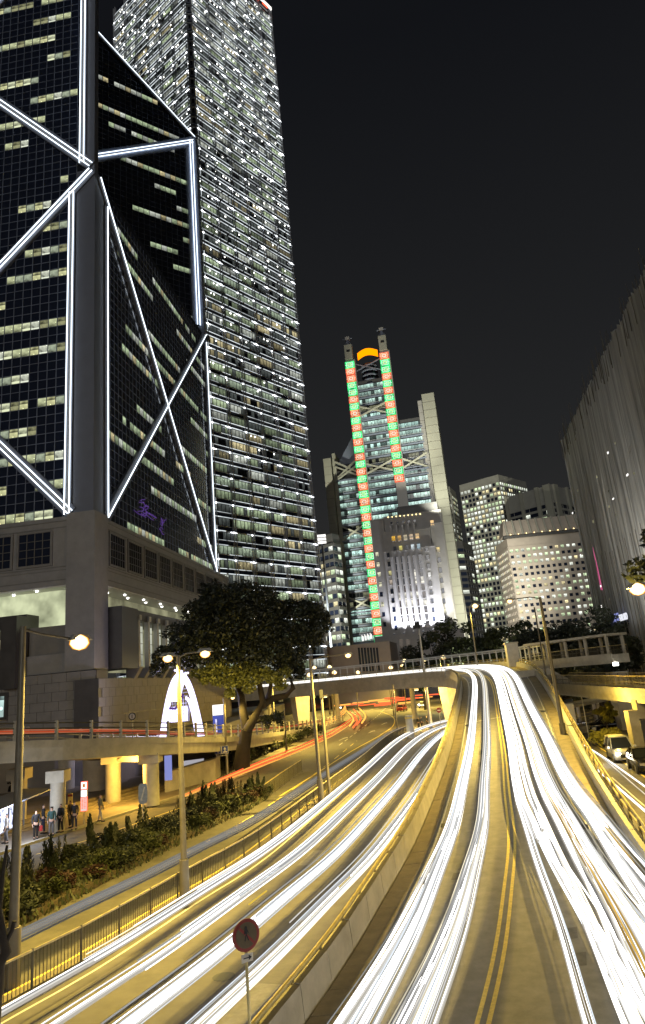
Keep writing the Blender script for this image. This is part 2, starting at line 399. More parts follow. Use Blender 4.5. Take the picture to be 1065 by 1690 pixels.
side_panels('upstand_panel', -1, 6*12+3, n-1, 2.4, .6, .3, M['concrete'], .15)
side_panels('parapet_panel', 1, 3, n-1, 2.0, .72, .3, M['whitewall'], .2)
# handrails
def rail_line(P, zs, r, m, parent, name='handrail'):
    for z in zs:
        mb = MB(); mb.tube([p+Vector((0, 0, z)) for p in P], r, m, 6); mb.build(name, parent)
pl = offset(resample(fl[3:6*12+4], 1.0), -.3)
rail_line(pl, (.97,), .07, M['raily'], fo)
pr_ = offset(resample(fr[3:n], 1.0), .42)
rail_line(pr_, (.82, 1.14), .05, M['raily'], fo)
pm = MB(); pm.bar((0, 0, 0), (0, 0, 1), .09, .09, M['raily']); post_me = pm.mesh('rail_post')
for P_, z0, h in ((offset(resample(fl[3:6*12+4], 2.0), -.3), .8, .2), (offset(resample(fr[3:n], 2.0), .42), -.1, 1.24)):
    for p in P_:
        o = place(post_me, 'rail_post', fo, p+Vector((0, 0, z0))); o.scale = (1, 1, h)
pp = offset(resample(fl[6*12+3:n], 1.6), -.2)
for p in pp:
    o = place(post_me, 'rail_post', fo, p+Vector((0, 0, .58))); o.scale = (.6, .6, .55)
rail_line(pp, (1.1,), .03, M['steel'], fo)
# edge strips of paving slabs
def slabs(i0, i1, oa, ob, from_right, L):
    C = [fly(i, (flyw(i)-oa) if from_right else oa) for i in range(i0, i1)]
    D = [fly(i, (flyw(i)-ob) if from_right else ob) for i in range(i0, i1)]
    tot = sum((C[k+1]-C[k]).length for k in range(len(C)-1)); nn = int(tot/L)
    ca = np.array([list(p) for p in C]); da = np.array([list(p) for p in D]); t0 = np.linspace(0, len(C)-1, len(C))
    cum = np.concatenate([[0], np.cumsum([(C[k+1]-C[k]).length for k in range(len(C)-1)])])
    def at(arr, s):
        i = np.interp(s, cum, t0); return Vector([np.interp(i, t0, arr[:, j]) for j in range(3)])
    for k in range(nn):
        s0, s1 = k*L+.012, (k+1)*L-.012; hh = .09+random.uniform(-.008, .008)
        a, b, c, d = at(ca, s0), at(da, s0), at(da, s1), at(ca, s1)
        P4 = [a, b, c, d]
        # ensure counter-clockwise
        if ((b-a).cross(d-a)).z < 0: P4 = [a, d, c, b]
        q = [p+Vector((0, 0, -.02)) for p in P4]+[p+Vector((0, 0, hh)) for p in P4]
        mb = MB(); mb.hexa(q, M['slab']); mb.build('paving_slab', fo)
slabs(12, 6*13, .05, .75, False, 1.35)
slabs(12, 6*13, .05, 1.1, True, 1.35)
# painted lines on the flyover, 4 mm proud
def fly_line(name, i0, i1, off, wd, m, f=None):
    mb = MB(); A = []; B = []
    ks = np.arange(i0, i1, .5)
    for k in ks:
        o_ = off if f is None else off(k)
        A.append(fly(k, o_-wd/2, .005)); B.append(fly(k, o_+wd/2, .005))
    ribbon(mb, A, B, m); mb.build(name, fo)
yo = lambda k: float(np.interp(k, [0, 60, 108], [4.4, 4.4, 4.6]))
for d in (-.14, .14):
    mb = MB(); A = []; B = []
    for k in np.arange(0, n-1, .5):
        A.append(fly(k, yo(k)+d-.06, .006)); B.append(fly(k, yo(k)+d+.06, .006))
    ribbon(mb, A, B, M['yline']); mb.build('double_line', fo)
for side in (0, 1):
    mb = MB(); A = []; B = []
    for k in np.arange(0, n-1, .5):
        o_ = .92 if side == 0 else flyw(k)-1.3
        A.append(fly(k, o_-.05, .006)); B.append(fly(k, o_+.05, .006))
    ribbon(mb, A, B, M['wline']); mb.build('edge_line', fo)
# expansion joints across the deck, whitened to imitate the light they reflect
for k in (50.5, 64):
    mb = MB(); a, b = fly(k, .8, .009), fly(k, flyw(k)-1.15, .009); t = (fly(k+.1, 1)-fly(k, 1)).normalized()*.09
    mb.face([a-t, b-t, b+t, a+t], M['wline']); mb.build('expansion_joint', fo)
# drain grates by the kerbs
for k, sd in ((20, 0), (26, 0), (33, 0), (30, 1), (40, 1), (50, 1), (50, 0)):
    mb = MB(); p = fly(k, 1.15 if sd == 0 else flyw(k)-1.5, .004); t = (fly(k+.1, 2)-fly(k, 2)).normalized(); s_ = Vector((t.y, -t.x, 0))
    mb.hexa([p+t*u+s_*v+Vector((0, 0, dz)) for dz in (0, .01) for u, v in ((-.3, -.2), (.3, -.2), (.3, .2), (-.3, .2))], M['ink'])
    mb.build('drain_grate', fo)
# piers
for x, y, a, wd in ((17.6, 116.5, .6, 3.6), (-8, 138.5, .6, 3.2), (22.5, 84, .3, 2.6), (-28, 152, .6, 3)):
    mb = MB(); zt = 6.2 if y > 100 else 4.2
    mb.hexa([(-wd/2*.7, -.8, 0), (wd/2*.7, -.8, 0), (wd/2*.7, .8, 0), (-wd/2*.7, .8, 0), (-wd/2, -1, zt), (wd/2, -1, zt), (wd/2, 1, zt), (-wd/2, 1, zt)], M['concrete'])
    mb.build('pier', fo, (x, y, 0), (0, 0, a))
# round no-entry sign fixed to the pier
t = empty('no_entry_sign', (14.2, 108.6, 0), label='small round red no entry sign with white bar below the flyover', cat='sign')
mb = MB(); mb.tube([(0, 0, 0), (0, 0, 2.9)], .04, M['steel'], 8); mb.build('pole', t)
def disc(mb, r, y, m, cx=0, cz=0, n=28, th=.02):
    P = [(cx+r*math.cos(6.2832*i/n), y, cz+r*math.sin(6.2832*i/n)) for i in range(n)]
    Q = [(p[0], p[1]+th, p[2]) for p in P]
    mb.idx(P+Q, [tuple(range(n)), tuple(range(2*n-1, n-1, -1))]+[(i, i+n, (i+1) % n+n, (i+1) % n) for i in range(n)], m)
mb = MB(); disc(mb, .36, -.06, M['signred'], 0, 2.75); mb.box(-.24, .24, -.075, -.062, 2.69, 2.81, M['wline']); mb.build('disc', t)

# ---------------------------------------------------------------- lower roads, kerbs, pavements
rdL = V2([(-14.5, 10), (-12.8, 15), (-10.7, 21), (-8.9, 25.2), (-7, 31.4), (-4.85, 38.2), (-2.1, 52), (1.4, 69.7), (5.6, 93), (10, 108), (18, 124), (34, 142)])
rdR = V2([(-7.2, 3), (-5.4, 10), (-3.7, 16), (-1.6, 22), (-.1, 27), (1.4, 31.7), (3.1, 38), (5.1, 46), (8.2, 60), (13.5, 84), (18.5, 99), (40, 122)])
bL, bR = smoothline(cm(rdL, 8)), smoothline(cm(rdR, 8))
# raised strip carrying the railing between the two lower carriageways
RL = catmull(rdL, 1.5)
mb = MB(); A = offset(RL, -.75); B = offset(RL, .12)
def strip(mb, A, B, z0, z1, m, mk=None):
    for i in range(len(A)-1):
        a, b, c, d = A[i], B[i], B[i+1], A[i+1]
        up_ = lambda p, z: Vector((p.x, p.y, z))
        mb.face([up_(a, z1), up_(b, z1), up_(c, z1), up_(d, z1)], m)
        mb.face([up_(a, z0), up_(a, z1), up_(d, z1), up_(d, z0)], mk or m)
        mb.face([up_(b, z1), up_(b, z0), up_(c, z0), up_(c, z1)], mk or m)
strip(mb, A, B, 0, .13, M['paving'], M['kerb']); tag(mb.build('median_strip'), kind='structure')
pave_k = V2([(-27, 20), (-24, 34), (-20.9, 44.6), (-18.2, 52.3), (-13.1, 65.2), (-9.5, 75.5), (-6.2, 103), (-4, 125), (-6, 150)])
PK = catmull(pave_k, 2)
mb = MB(); poly_slab(mb, [(-75, 20)]+[(p.x, p.y) for p in PK]+[(-75, 150)], 0, .13, M['paving']); tag(mb.build('pavement'), kind='structure')
mb = MB(); strip(mb, offset(PK, -.3), offset(PK, .03), 0, .15, M['kerb']); tag(mb.build('kerb'), kind='structure')
# steps / edging lines on the plaza under the elevated road
for k in range(4):
    mb = MB(); A = [Vector((p.x, p.y, 0)) for p in offset(PK[8:24], -4.2-k*1.0)]
    strip(mb, A, offset(A, .5), .13, .13+.1*(k+1), M['slab']); tag(mb.build('plaza_step'), kind='structure')
# planting island between the bus lane and the middle road
islN = catmull(V2([(-16.5, 19), (-13.6, 29), (-12.05, 34.7), (-9.96, 43.4), (-7.6, 51.5), (-6.3, 57)]), 1.5)
islF = catmull(V2([(-20.5, 19), (-18.6, 29), (-16.9, 36), (-13.9, 47), (-10.4, 56), (-7.3, 60)]), 1.5)
def rs(P, n):
    d = [0]
    for a, b in zip(P[:-1], P[1:]): d.append(d[-1]+(b-a).length)
    return [Vector([np.interp(d[-1]*k/(n-1), d, [p[j] for p in P]) for j in range(3)]) for k in range(n)]
iN, iF = rs(islN, 40), rs(islF, 40)
mb = MB(); strip(mb, iF, iN, 0, .3, M['soil'], M['soil']); tag(mb.build('planting_bed'), kind='structure')
# road paint
def line_ground(name, P, wd, m, dash=None, z=.005):
    mb = MB(); Q = resample(P, .5); A = offset(Q, -wd/2); B = offset(Q, wd/2)
    for i in range(len(Q)-1):
        if dash and (i*.5) % (dash[0]+dash[1]) > dash[0]: continue
        mb.face([A[i]+Vector((0, 0, z)), B[i]+Vector((0, 0, z)), B[i+1]+Vector((0, 0, z)), A[i+1]+Vector((0, 0, z))], m)
    return tag(mb.build(name), kind='structure')
def mid(t, i0=0, i1=None):
    return [bL[k].lerp(bR[k], t) for k in range(i0, i1 or len(bL))]
line_ground('lane_line', mid(.53), .1, M['wline'], (2, 4))
line_ground('edge_line', offset(RL, .45), .1, M['wline'])
line_ground('edge_line', offset(RL, -1.1), .12, M['yline'])
jl = catmull([atz(462, 1314), atz(520, 1278), atz(580, 1240), atz(630, 1212), atz(650, 1196), atz(648, 1183), atz(628, 1174)], 1)
line_ground('junction_line', jl, .16, M['yline'])
line_ground('lane_line', catmull([atz(300, 1412), atz(400, 1357), atz(480, 1305), atz(540, 1262), atz(590, 1222)], 1), .12, M['yline'], (3, 4))
line_ground('lane_line', catmull([atz(345, 1290), atz(430, 1262), atz(500, 1232), atz(560, 1205)], 1), .12, M['wline'], (4, 3))
line_ground('bus_lane_line', catmull([atz(60, 1410), atz(150, 1385), atz(250, 1350), atz(330, 1322), atz(400, 1296)], 1), .14, M['yline'])
line_ground('lane_line', catmull([atz(560, 1230), atz(600, 1200), atz(625, 1180), atz(640, 1165)], 1), .14, M['wline'], (3, 3))
# arrows and hatching on the junction
for (x, y) in ((560, 1200), (592, 1188), (608, 1210), (560, 1222), (630, 1196), (575, 1178), (610, 1172), (645, 1168)):
    p = atz(x, y); mb = MB(); a = .25
    d = Vector((math.sin(a), math.cos(a), 0)); s_ = Vector((d.y, -d.x, 0))
    q = lambda u, v: p+d*u+s_*v+Vector((0, 0, .006))
    mb.face([q(0, -.12), q(0, .12), q(3.2, .12), q(3.2, -.12)], M['wline']); mb.face([q(3.2, -.5), q(3.2, .5), q(5, 0)], M['wline'])
    tag(mb.build('road_arrow'), kind='structure')

M['patch'] = mat('asphalt_patch', (.13, .122, .108), .85, noise=.3, nscale=3, bump=.5, bscale=60); M['patch2'] = mat('asphalt_patch_pale', (.18, .17, .15), .85, noise=.3, nscale=3, bump=.5, bscale=60)
rp = random.Random(12)
for k in range(26):
    if k < 13: i = rp.uniform(14, 60); o_ = rp.choice((rp.uniform(1.7, 3.2), rp.uniform(5.6, 8.0))); c = fly(i, o_, .002+.0008*k); d = (fly(i+.2, o_)-fly(i, o_)).normalized()
    else:
        i = rp.uniform(14, 70); i0 = int(i); t_ = rp.uniform(.1, .9); c = bL[i0].lerp(bR[i0], t_)+Vector((0, 0, .0004*(k-12)+.0005)); d = (bL[i0+1].lerp(bR[i0+1], t_)-bL[i0].lerp(bR[i0], t_)).normalized()
    s_ = Vector((d.y, -d.x, 0)); L_, W_ = rp.uniform(.6, 1.8), rp.uniform(.4, 1.0); mb = MB(); pm_ = M['patch' if k % 2 else 'patch2']
    if k < 13: mb.face([fly(i, o_, .003+.0006*k), fly(i, o_+W_, .003+.0006*k), fly(i+.8, o_+W_, .003+.0006*k), fly(i+.8, o_, .003+.0006*k)], pm_)
    else: mb.face([c-d*L_-s_*W_/2, c-d*L_+s_*W_/2, c+d*L_+s_*W_/2, c+d*L_-s_*W_/2], pm_)
    mb.build('asphalt_patch', fo) if k < 13 else tag(mb.build('asphalt_patch'), kind='structure')
    if k % 4 == 0:
        c2 = c+d*rp.uniform(6, 9)+s_*.8+Vector((0, 0, .003)); mb = MB(); mb.idx([(c2.x+.34*math.cos(a*.3927), c2.y+.34*math.sin(a*.3927), c2.z) for a in range(16)], [tuple(range(16))], M['ink']); tag(mb.build('manhole_cover'), kind='structure') if k >= 13 else None
# ---------------------------------------------------------------- railings
def railing(P, label, step=2.0, h=1.1, name='road_railing', m='rail', bars=True, zb=.13, gap=.14):
    root = empty(name, tuple(P[0]), label=label, cat='railing'); o0 = P[0]
    Q = resample(P, step)
    pm = MB(); pm.bar((0, 0, 0), (0, 0, h+.05), .06, .06, M[m]); pme = pm.mesh('post')
    for i, p in enumerate(Q):
        place(pme, 'post', root, p-o0+Vector((0, 0, zb)))
        if i == len(Q)-1: break
        a = Vector((0, 0, 0)); b = Q[i+1]-p; mb = MB(); L = b.length
        mb.bar(a+Vector((0, 0, h)), b+Vector((0, 0, h)), .06, .05, M['raily']); mb.bar(a+Vector((0, 0, .12)), b+Vector((0, 0, .12)), .04, .04, M[m])
        if bars:
            nb = int(L/gap)
            for k in range(1, nb):
                c = a.lerp(b, k/nb); mb.bar(c+Vector((0, 0, .12)), c+Vector((0, 0, h-.02)), .02, .02, M[m])
        else:
            mb.bar(a+Vector((0, 0, .6)), b+Vector((0, 0, .6)), .04, .04, M[m])
        mb.build('rail_panel', root, p-o0+Vector((0, 0, zb)))
    return root
railing([p for p in RL if p.y < 108], 'long ochre lit guard railing with thin upright bars between the two lower carriageways')
railing(catmull([atz(437, 1322), atz(460, 1303), atz(480, 1288), atz(502, 1272)], 1), 'short dark railing standing at the tip of the planting island', zb=0.01)

# =================================================================== LIGHT TRAILS (long exposure of headlamps, kept as thin luminous lines at lamp height)
TR = {}
def trailmat(col, s):
    k = (col, round(s, 2))
    if k not in TR: TR[k] = emis('light_streak', col, s)
    return TR[k]
WH = (1, .985, .95)
def streaks(pathf, lanes, label, group, cat='light trail', name='light_trail'):
    for spec in lanes:
        mb = MB()
        for (off, h, r, m, a, b) in spec:
            P_ = pathf(off, h, a, b); mb.tube(P_, [r*(.8+min(1.6, max(0, (p.y-15)/70))) for p in P_], m, 5)
        tag(mb.build(name), label, cat, group)
def fly_path(off, h, a, b):
    o0, o1 = off if isinstance(off, tuple) else (off, off)
    ks = np.linspace(a, b, max(4, int((b-a)*2)))
    return [fly(k, float(np.interp(k, [10, 34], [o0, o1])), h) for k in ks]
def low_path(off, h, a, b):
    N_ = len(bL)-1
    ks = np.linspace(a, b, max(4, int((b-a)*1.5)))
    out = []
    for k in ks:
        i = int(min(k, N_-1)); t = k-i
        p = bL[i].lerp(bL[i+1], t).lerp(bR[i].lerp(bR[i+1], t), off); out.append(p+Vector((0, 0, h)))
    return out
rnd = random.Random(11)
def car_spec(c, half, a, b, bright, tup=None, hs=.65):
    sp = []
    for sgn in (-1, 1):
        for k in range(rnd.choice((1, 2, 2))):
            j = rnd.gauss(0, .05*half*2 if half < 1 else .07)
            r = rnd.uniform(.018, .05)*(1.25 if bright > 1 else .8); s = bright*rnd.uniform(.7, 1.3)
            h = hs+rnd.uniform(-.08, .12)
            o = c+sgn*half+j
            if tup is not None: o = (o+tup, o)
            sp.append((o, h, r, trailmat(WH if rnd.random() < .8 else (1, .9, .66), round(s*4)/4 or .25), a, b))
    return sp
END = n-2
def fly_path2(off, h, a, b):
    o0, o1 = off if isinstance(off, tuple) else (off, off)
    ks = np.linspace(a, b, max(4, int((b-a)*2)))
    return [fly(k, o1+(o0-o1)*(max(0., (33-k)/19.)**1.4), h) for k in ks]
def bundle(c, half, a, b, spread, levels, hs=.65, tup=None, nmax=6, core=.04):
    """one vehicle: left and right headlamp, each leaving a few fine lines of differing brightness"""
    sp = []
    for sgn in (-1, 1):
        for k in range(rnd.randint(2, nmax)):
            j = rnd.gauss(0, spread); s_ = rnd.choice(levels); r = rnd.uniform(.01, .026)*(1.2 if s_ > 1 else 1)
            o = c+sgn*half+j; o = (o+(tup or 0), o); w_ = rnd.random()
            col = WH if w_ < .6 else ((1, .9, .66) if w_ < .85 else (.86, .93, 1))
            sp.append((o, hs+rnd.uniform(-.12, .2), r, trailmat(col, s_), a, b))
        if core:
            o = c+sgn*half+rnd.gauss(0, .5*spread); o = (o+(tup or 0), o)
            sp.append((o, hs+.02, core*.8, trailmat(WH, rnd.choice((5.0, 11.0))), a, b)); sp.append((o, hs-.03, core*1.25, trailmat((1, .96, .88), .8), a, b)); sp.append((o, hs-.09, core*1.6, trailmat((1, .93, .8), .5), a, b))  # dim wider tubes under each core imitate its soft glow
    return sp
LV = (.35, .5, .7, 1.0, 1.5, 2.5)
L1 = []
for k in range(10):
    L1.append(bundle(2.6+rnd.gauss(0, .12), .68, 8, END, .11, LV if k % 3 else LV[:3], tup=rnd.uniform(-.6, .25), core=.04 if k % 2 else 0))
streaks(fly_path2, L1, 'pair of white headlight streaks along the left lane of the flyover', 'light trails in the left lane of the flyover')
L2 = []
for k in range(20):
    c = 5.85 if k % 2 else 7.3; tu = rnd.uniform(1.3, 3.0) if k > 3 else rnd.uniform(-.4, .4)
    L2.append(bundle(c+rnd.gauss(0, .26), .62, 27 if k in (5, 9, 12) else 8, END, .11, LV[2:] if k > 6 else (.3, .45, .3), tup=tu, core=.05 if k > 3 and k % 4 else 0))
streaks(fly_path2, [], 'dim pair of headlight streaks curving back beside the double yellow line', 'dim light trails beside the double yellow line')
streaks(fly_path2, L2[5::2], 'pair of bright headlight streaks in the flyover lane just right of the double yellow line', 'light trails in the middle lane of the flyover')
streaks(fly_path2, L2[4::2], 'pair of bright headlight streaks in the flyover lane nearest the right parapet', 'light trails in the parapet side lane of the flyover')
def low2(off, h, a, b): return low_path(off[0] if isinstance(off, tuple) else off, h, a, b)
L3 = []
NB = len(bL)-1
for k in range(6):
    L3.append(bundle(.27+rnd.gauss(0, .02), .125, rnd.choice((8, 26, 31, 22, 36)), NB-6, .017, LV, core=.032 if k % 2 else 0))
for k in range(6):
    L3.append(bundle(.71+rnd.gauss(0, .03), .11, rnd.choice((8, 8, 8, 28)), NB-6, .019, LV, core=.03 if k % 2 else 0))
streaks(low2, L3[:6], 'pair of white headlight streaks in the lower carriageway lane next to the guard railing', 'light trails in the railing side lane of the lower carriageway')
streaks(low2, L3[6:], 'pair of white headlight streaks in the lower carriageway lane next to the concrete barrier', 'light trails in the barrier side lane of the lower carriageway')
for off, s_ in ((6.5, .8), (6.62, .5), (6.42, .35)):
    mb = MB(); mb.tube(fly_path2((off+2.0, off), .8, 8, 74), .03, trailmat((1, .62, .12), s_), 5)
    tag(mb.build('light_trail'), 'thin amber streak in the gap between the two right lanes of the flyover', 'light trail', 'amber streaks on the flyover')
# amber indicator dashes beside the trails
for k, off in ((30, .5), (38, .18), (45, .62), (34, .85)):
    mb = MB(); mb.tube(low_path(off, .7, k, k+2.2), .03, trailmat((1, .7, .1), .75), 5)
    tag(mb.build('light_trail'), 'short amber indicator streak on the lower carriageway', 'light trail', 'amber indicator streaks')
# dim glowing tubes stand in for the blurred body of a passing bus
def px_path(pts, h): return [p+Vector((0, 0, h)) for p in catmull([atz(x, y) for x, y in pts], 1.5)]
mb = MB()
base_ = [(-30, 1640), (100, 1568), (250, 1487), (330, 1440), (430, 1382), (530, 1308), (600, 1258), (650, 1222), (672, 1211)]
for k in range(14):
    P_ = offset(catmull([atz(x, y) for x, y in base_], 1.5), -.1+k*.075-.6); mb.tube([p+Vector((0, 0, .95+.03*(k % 3))) for p in P_], .032, trailmat((.8, .82, .84), (.12, .2, .25, .3, .36, .3, .25, .2, .3, .22, .16, .2, .14, .1)[k]), 5)
tag(mb.build('light_trail'), 'faint bluish streak running along the middle road beside the railing', 'light trail')
# right hand side road
for pts, r, s in (([(936, 1222), (960, 1238), (1000, 1265), (1065, 1315), (1130, 1365)], .05, 1.75), ([(975, 1250), (1000, 1268), (1065, 1328), (1130, 1385)], .03, .75),
                  ([(990, 1288), (1065, 1358), (1130, 1420)], .06, 2.0)):
    mb = MB(); mb.tube(px_path(pts, .65), r, trailmat(WH, s), 6); tag(mb.build('light_trail'), 'white headlight streak on the side road right of the flyover', 'light trail', 'light trails on the side road')
for pts in ([(930, 1212), (960, 1203), (1000, 1199)], [(938, 1216), (970, 1206), (1005, 1202)]):
    mb = MB(); mb.tube(px_path(pts, .65), .05, trailmat(WH, 1.5), 6); tag(mb.build('light_trail'), 'white streak coming out from behind the white canopy walkway', 'light trail', 'light trails by the white canopy')
# red tail light trails in the junction
RD = (1, .13, .04); OR = (1, .42, .08)
def junc(pts, h, r, col, s): 
    s = s*1.6; mb = MB(); mb.tube(px_path(pts, h), r*1.35, trailmat(col, s), 5); tag(mb.build('light_trail'), 'red and amber tail light streak winding through the junction behind the flyover', 'light trail', 'tail light trails in the junction')
for i in range(4):
    j = i*3
    junc([(300, 1330-j*.2), (420, 1280-j), (500, 1246-j), (555, 1218-j), (590, 1192-j)], .6, .05, RD if i % 2 else OR, .75)
for i in range(3):
    junc([(520+i*5, 1205), (548+i*5, 1192), (565+i*3, 1178), (570, 1168)], .7, .09, OR, 1.0)
for i, (a, b) in enumerate(((578, 1205), (590, 1203), (598, 1200), (584, 1208))):
    junc([(a, b), (a+6, b-11), (a+2, b-20), (a-6, b-28)], .7, .1, (OR, RD, OR, RD)[i], 1.25)
for i in range(16):
    x = 538+i*9+rnd.uniform(-4, 4); y = 1166+rnd.uniform(-5, 5)
    junc([(x-12, y+1), (x, y), (x+16, y-2)], .8+rnd.random(), rnd.uniform(.1, .22), RD if i % 3 else OR, 1.0)
for i in range(8):
    x = 635+i*11; y = 1164-i*1.2+rnd.uniform(-4, 4)
    junc([(x-10, y+1), (x, y), (x+14, y-1)], .8+rnd.random()*1.4, rnd.uniform(.1, .2), RD if i % 3 else OR, 1.0)
junc([(636, 1152), (670, 1148), (700, 1146), (716, 1145)], 2.2, .16, RD, .75)

# white head light points in the far junction
for (x, y) in ((548, 1161), (566, 1163), (561, 1168), (588, 1162), (690, 1163), (704, 1165)):
    p = atz(x, y, .7)
    mb = MB(); mb.tube([p, p+Vector((.5, 0, 0))], .16, M['headl'], 6); tag(mb.build('headlight'), 'bright headlight point among the red streaks in the far junction', 'headlight', 'headlights in the far junction')

# =================================================================== BUILDINGS
def onplane(x, y, o, ang, dy=0.0):
    """where the sight line of photograph point (x, y) meets a facade plane: (along, height)"""
    d = ray(x, y); u = np.array([math.cos(ang), math.sin(ang)]); nrm = np.array([-math.sin(ang), math.cos(ang)])
    oo = np.array([o[0], o[1]])+nrm*dy
    k = (oo@nrm)/(d[:2]@nrm); p = d[:2]*k
    return float((p-np.array([o[0], o[1]]))@u), float(CAMH+d[2]*k)
def pane_face(mb, s0, s1, z0, z1, y, m, c, uo, vo):
    mb.face([(s0, y, z0), (s1, y, z0), (s1, y, z1), (s0, y, z1)], m, [(uo, vo+.02), (uo+.98, vo+.02), (uo+.98, vo+.98), (uo, vo+.98)], c)
def tint(rng, warm=.5, lo=.5, hi=1.1, green=.3):
    k = rng.uniform(lo, hi); a = rng.random()
    if a < green: c = (.66, .82, .5)
    elif a < green+warm*.5: c = (.95, .82, .45)
    else: c = (.85, .9, .78)
    return (c[0]*k, c[1]*k, c[2]*k, 1)
DARK = (0, 0, 0, 1)

# ------------------------------------------------------------------ tower with lit diagonal bracing
TH = R_(7.1); SQ = 52.0
Apt = Vector((-29.2, 84.0, 0)); ab = Vector((math.sin(TH), math.cos(TH), 0)); adv = Vector((-math.cos(TH), math.sin(TH), 0))
Bpt = Apt+ab*SQ; Dpt = Apt+adv*SQ; Ept = Bpt+adv*SQ; Cpt = (Apt+Ept)/2
Z0, Z1, Z2, Z3 = 31.0, 83.0, 135.0, 187.0
bt = empty('bank_tower', tuple(Apt), label='dark glass tower at the left edge outlined with bright white diagonal light tubes', cat='tower')
def rel(p, z): return Vector((p.x-Apt.x, p.y-Apt.y, z))
# massing: four triangular shafts of different height with sloping roofs
def shaft(P, Q, C, zb, zt, zc):
    mb = MB(); i_ = .12
    c0 = (P+Q+C)/3
    P, Q, C = [p.lerp(c0, .004) for p in (P, Q, C)]
    mb.idx([rel(P, zb), rel(Q, zb), rel(C, zb), rel(P, zt), rel(Q, zt), rel(C, zc)], [(0, 1, 4, 3), (1, 2, 5, 4), (2, 0, 3, 5), (3, 4, 5)], M['spandrel'])
    mb.build('glass_shaft', bt)
shaft(Apt, Bpt, Cpt, 22.45, Z1, Z1+28)
shaft(Bpt, Ept, Cpt, 22.45, Z2, Z2+28)
shaft(Dpt, Apt, Cpt, 22.45, Z3+52, Z3+80)
shaft(Ept, Dpt, Cpt, 22.45, 290, 318)
angAD, angAB, angCB = -TH, math.pi/2-TH, math.pi/4-TH
def face_obj(mb, name, origin, ang, parent=None, kind=None):
    return mb.build(name, parent or bt, rel(origin, 0), (0, 0, ang), kind)
G = 1.3
rng = random.Random(5)
# --- left face: pane by pane
def bpane(nm, m, c, uo):
    mb = MB(); pane_face(mb, .06, G-.06, .06, G-.06, -.05, m, c, uo, uo); mb.face([(.02, -.04, .02), (G-.02, -.04, .02), (G-.02, -.04, G-.02), (.02, -.04, G-.02)], M['glassd']); return mb.mesh(nm)
litv = [bpane('window_pane', M['win'], (c[0]*k*1.05, c[1]*k*1.05, c[2]*k*1.0, 1), u*3.7) for u, (c, k) in enumerate([((.8, .86, .52), .75), ((.85, .9, .62), 1.0), ((.9, .9, .5), .8), ((.7, .8, .6), .55), ((.9, .95, .8), 1.0), ((.8, .8, .45), .4)])]
darkp = bpane('window_pane', M['glassd'], DARK, 0)
rows = [(835, 0, 82), (783, 62, 92), (783, 0, 32), (735, 15, 108), (690, 0, 45), (680, 78, 112), (645, 0, 48), (593, 0, 98), (545, 0, 112), (512, 0, 7), (460, 17, 100), (412, 57, 116), (368, 86, 117),
        (335, 45, 88), (290, 104, 112), (225, 0, 45), (188, 38, 78), (195, 0, 16), (150, 0, 120), (80, 0, 108), (42, 58, 108), (22, 0, 52), (6, 82, 122), (-30, 20, 90)]
lit = set()
for (y, xa, xb) in rows:
    for x in np.arange(xa-2 if xa else -60, xb, 3.0):
        s, z = onplane(x, y-(x-xa)*.0, (Apt.x, Apt.y), angAD); r = int(round(((z-Z0)/G-.5)/3))*3; cidx = int(math.floor(s/G)); lit.add((cidx, r))
nobj = 0; mbs = MB(); mbl = MB()
cols_vis = range(-12, -2); 
for r in range(0, 150):
    for cc in range(-40, -2):
        s = cc*G; z = Z0+r*G
        L = (cc, r) in lit
        if L is False and cc < -13 and r % 3 == 0 and rng.random() < .25: L = True
        if r % 3 == 0 and cc >= -13 and r < 72 and nobj < 292:
            place(rng.choice(litv) if L else darkp, 'window_pane', bt, rel(Apt, z)+(-adv)*s, (0, 0, angAD)); nobj += 1
        elif r % 3 == 0:
            pane_face(mbl, s+.06, s+G-.06, z+.06, z+G-.06, -.05, M['win'] if L else M['glassd'], tint(rng) if L else DARK, cc, r)
        else:
            mbs.face([(s+.05, -.03, z+.05), (s+G-.05, -.03, z+.05), (s+G-.05, -.03, z+G-.05), (s+.05, -.03, z+G-.05)], M['glassd'])
face_obj(mbs, 'spandrel_panel', Apt, angAD, kind='stuff'); face_obj(mbl, 'upper_window_pane', Apt, angAD, kind='stuff')
mbm = MB()
for cc in range(-40, -1): mbm.box(cc*G-.035, cc*G+.035, -.12, -.02, Z0, Z3+50, M['mull'])
for r in range(0, 158): mbm.box(-SQ, -2.8, -.1, -.02, Z0+r*G-.03, Z0+r*G+.03, M['mull'])
face_obj(mbm, 'mullion_grid', Apt, angAD, kind='stuff')
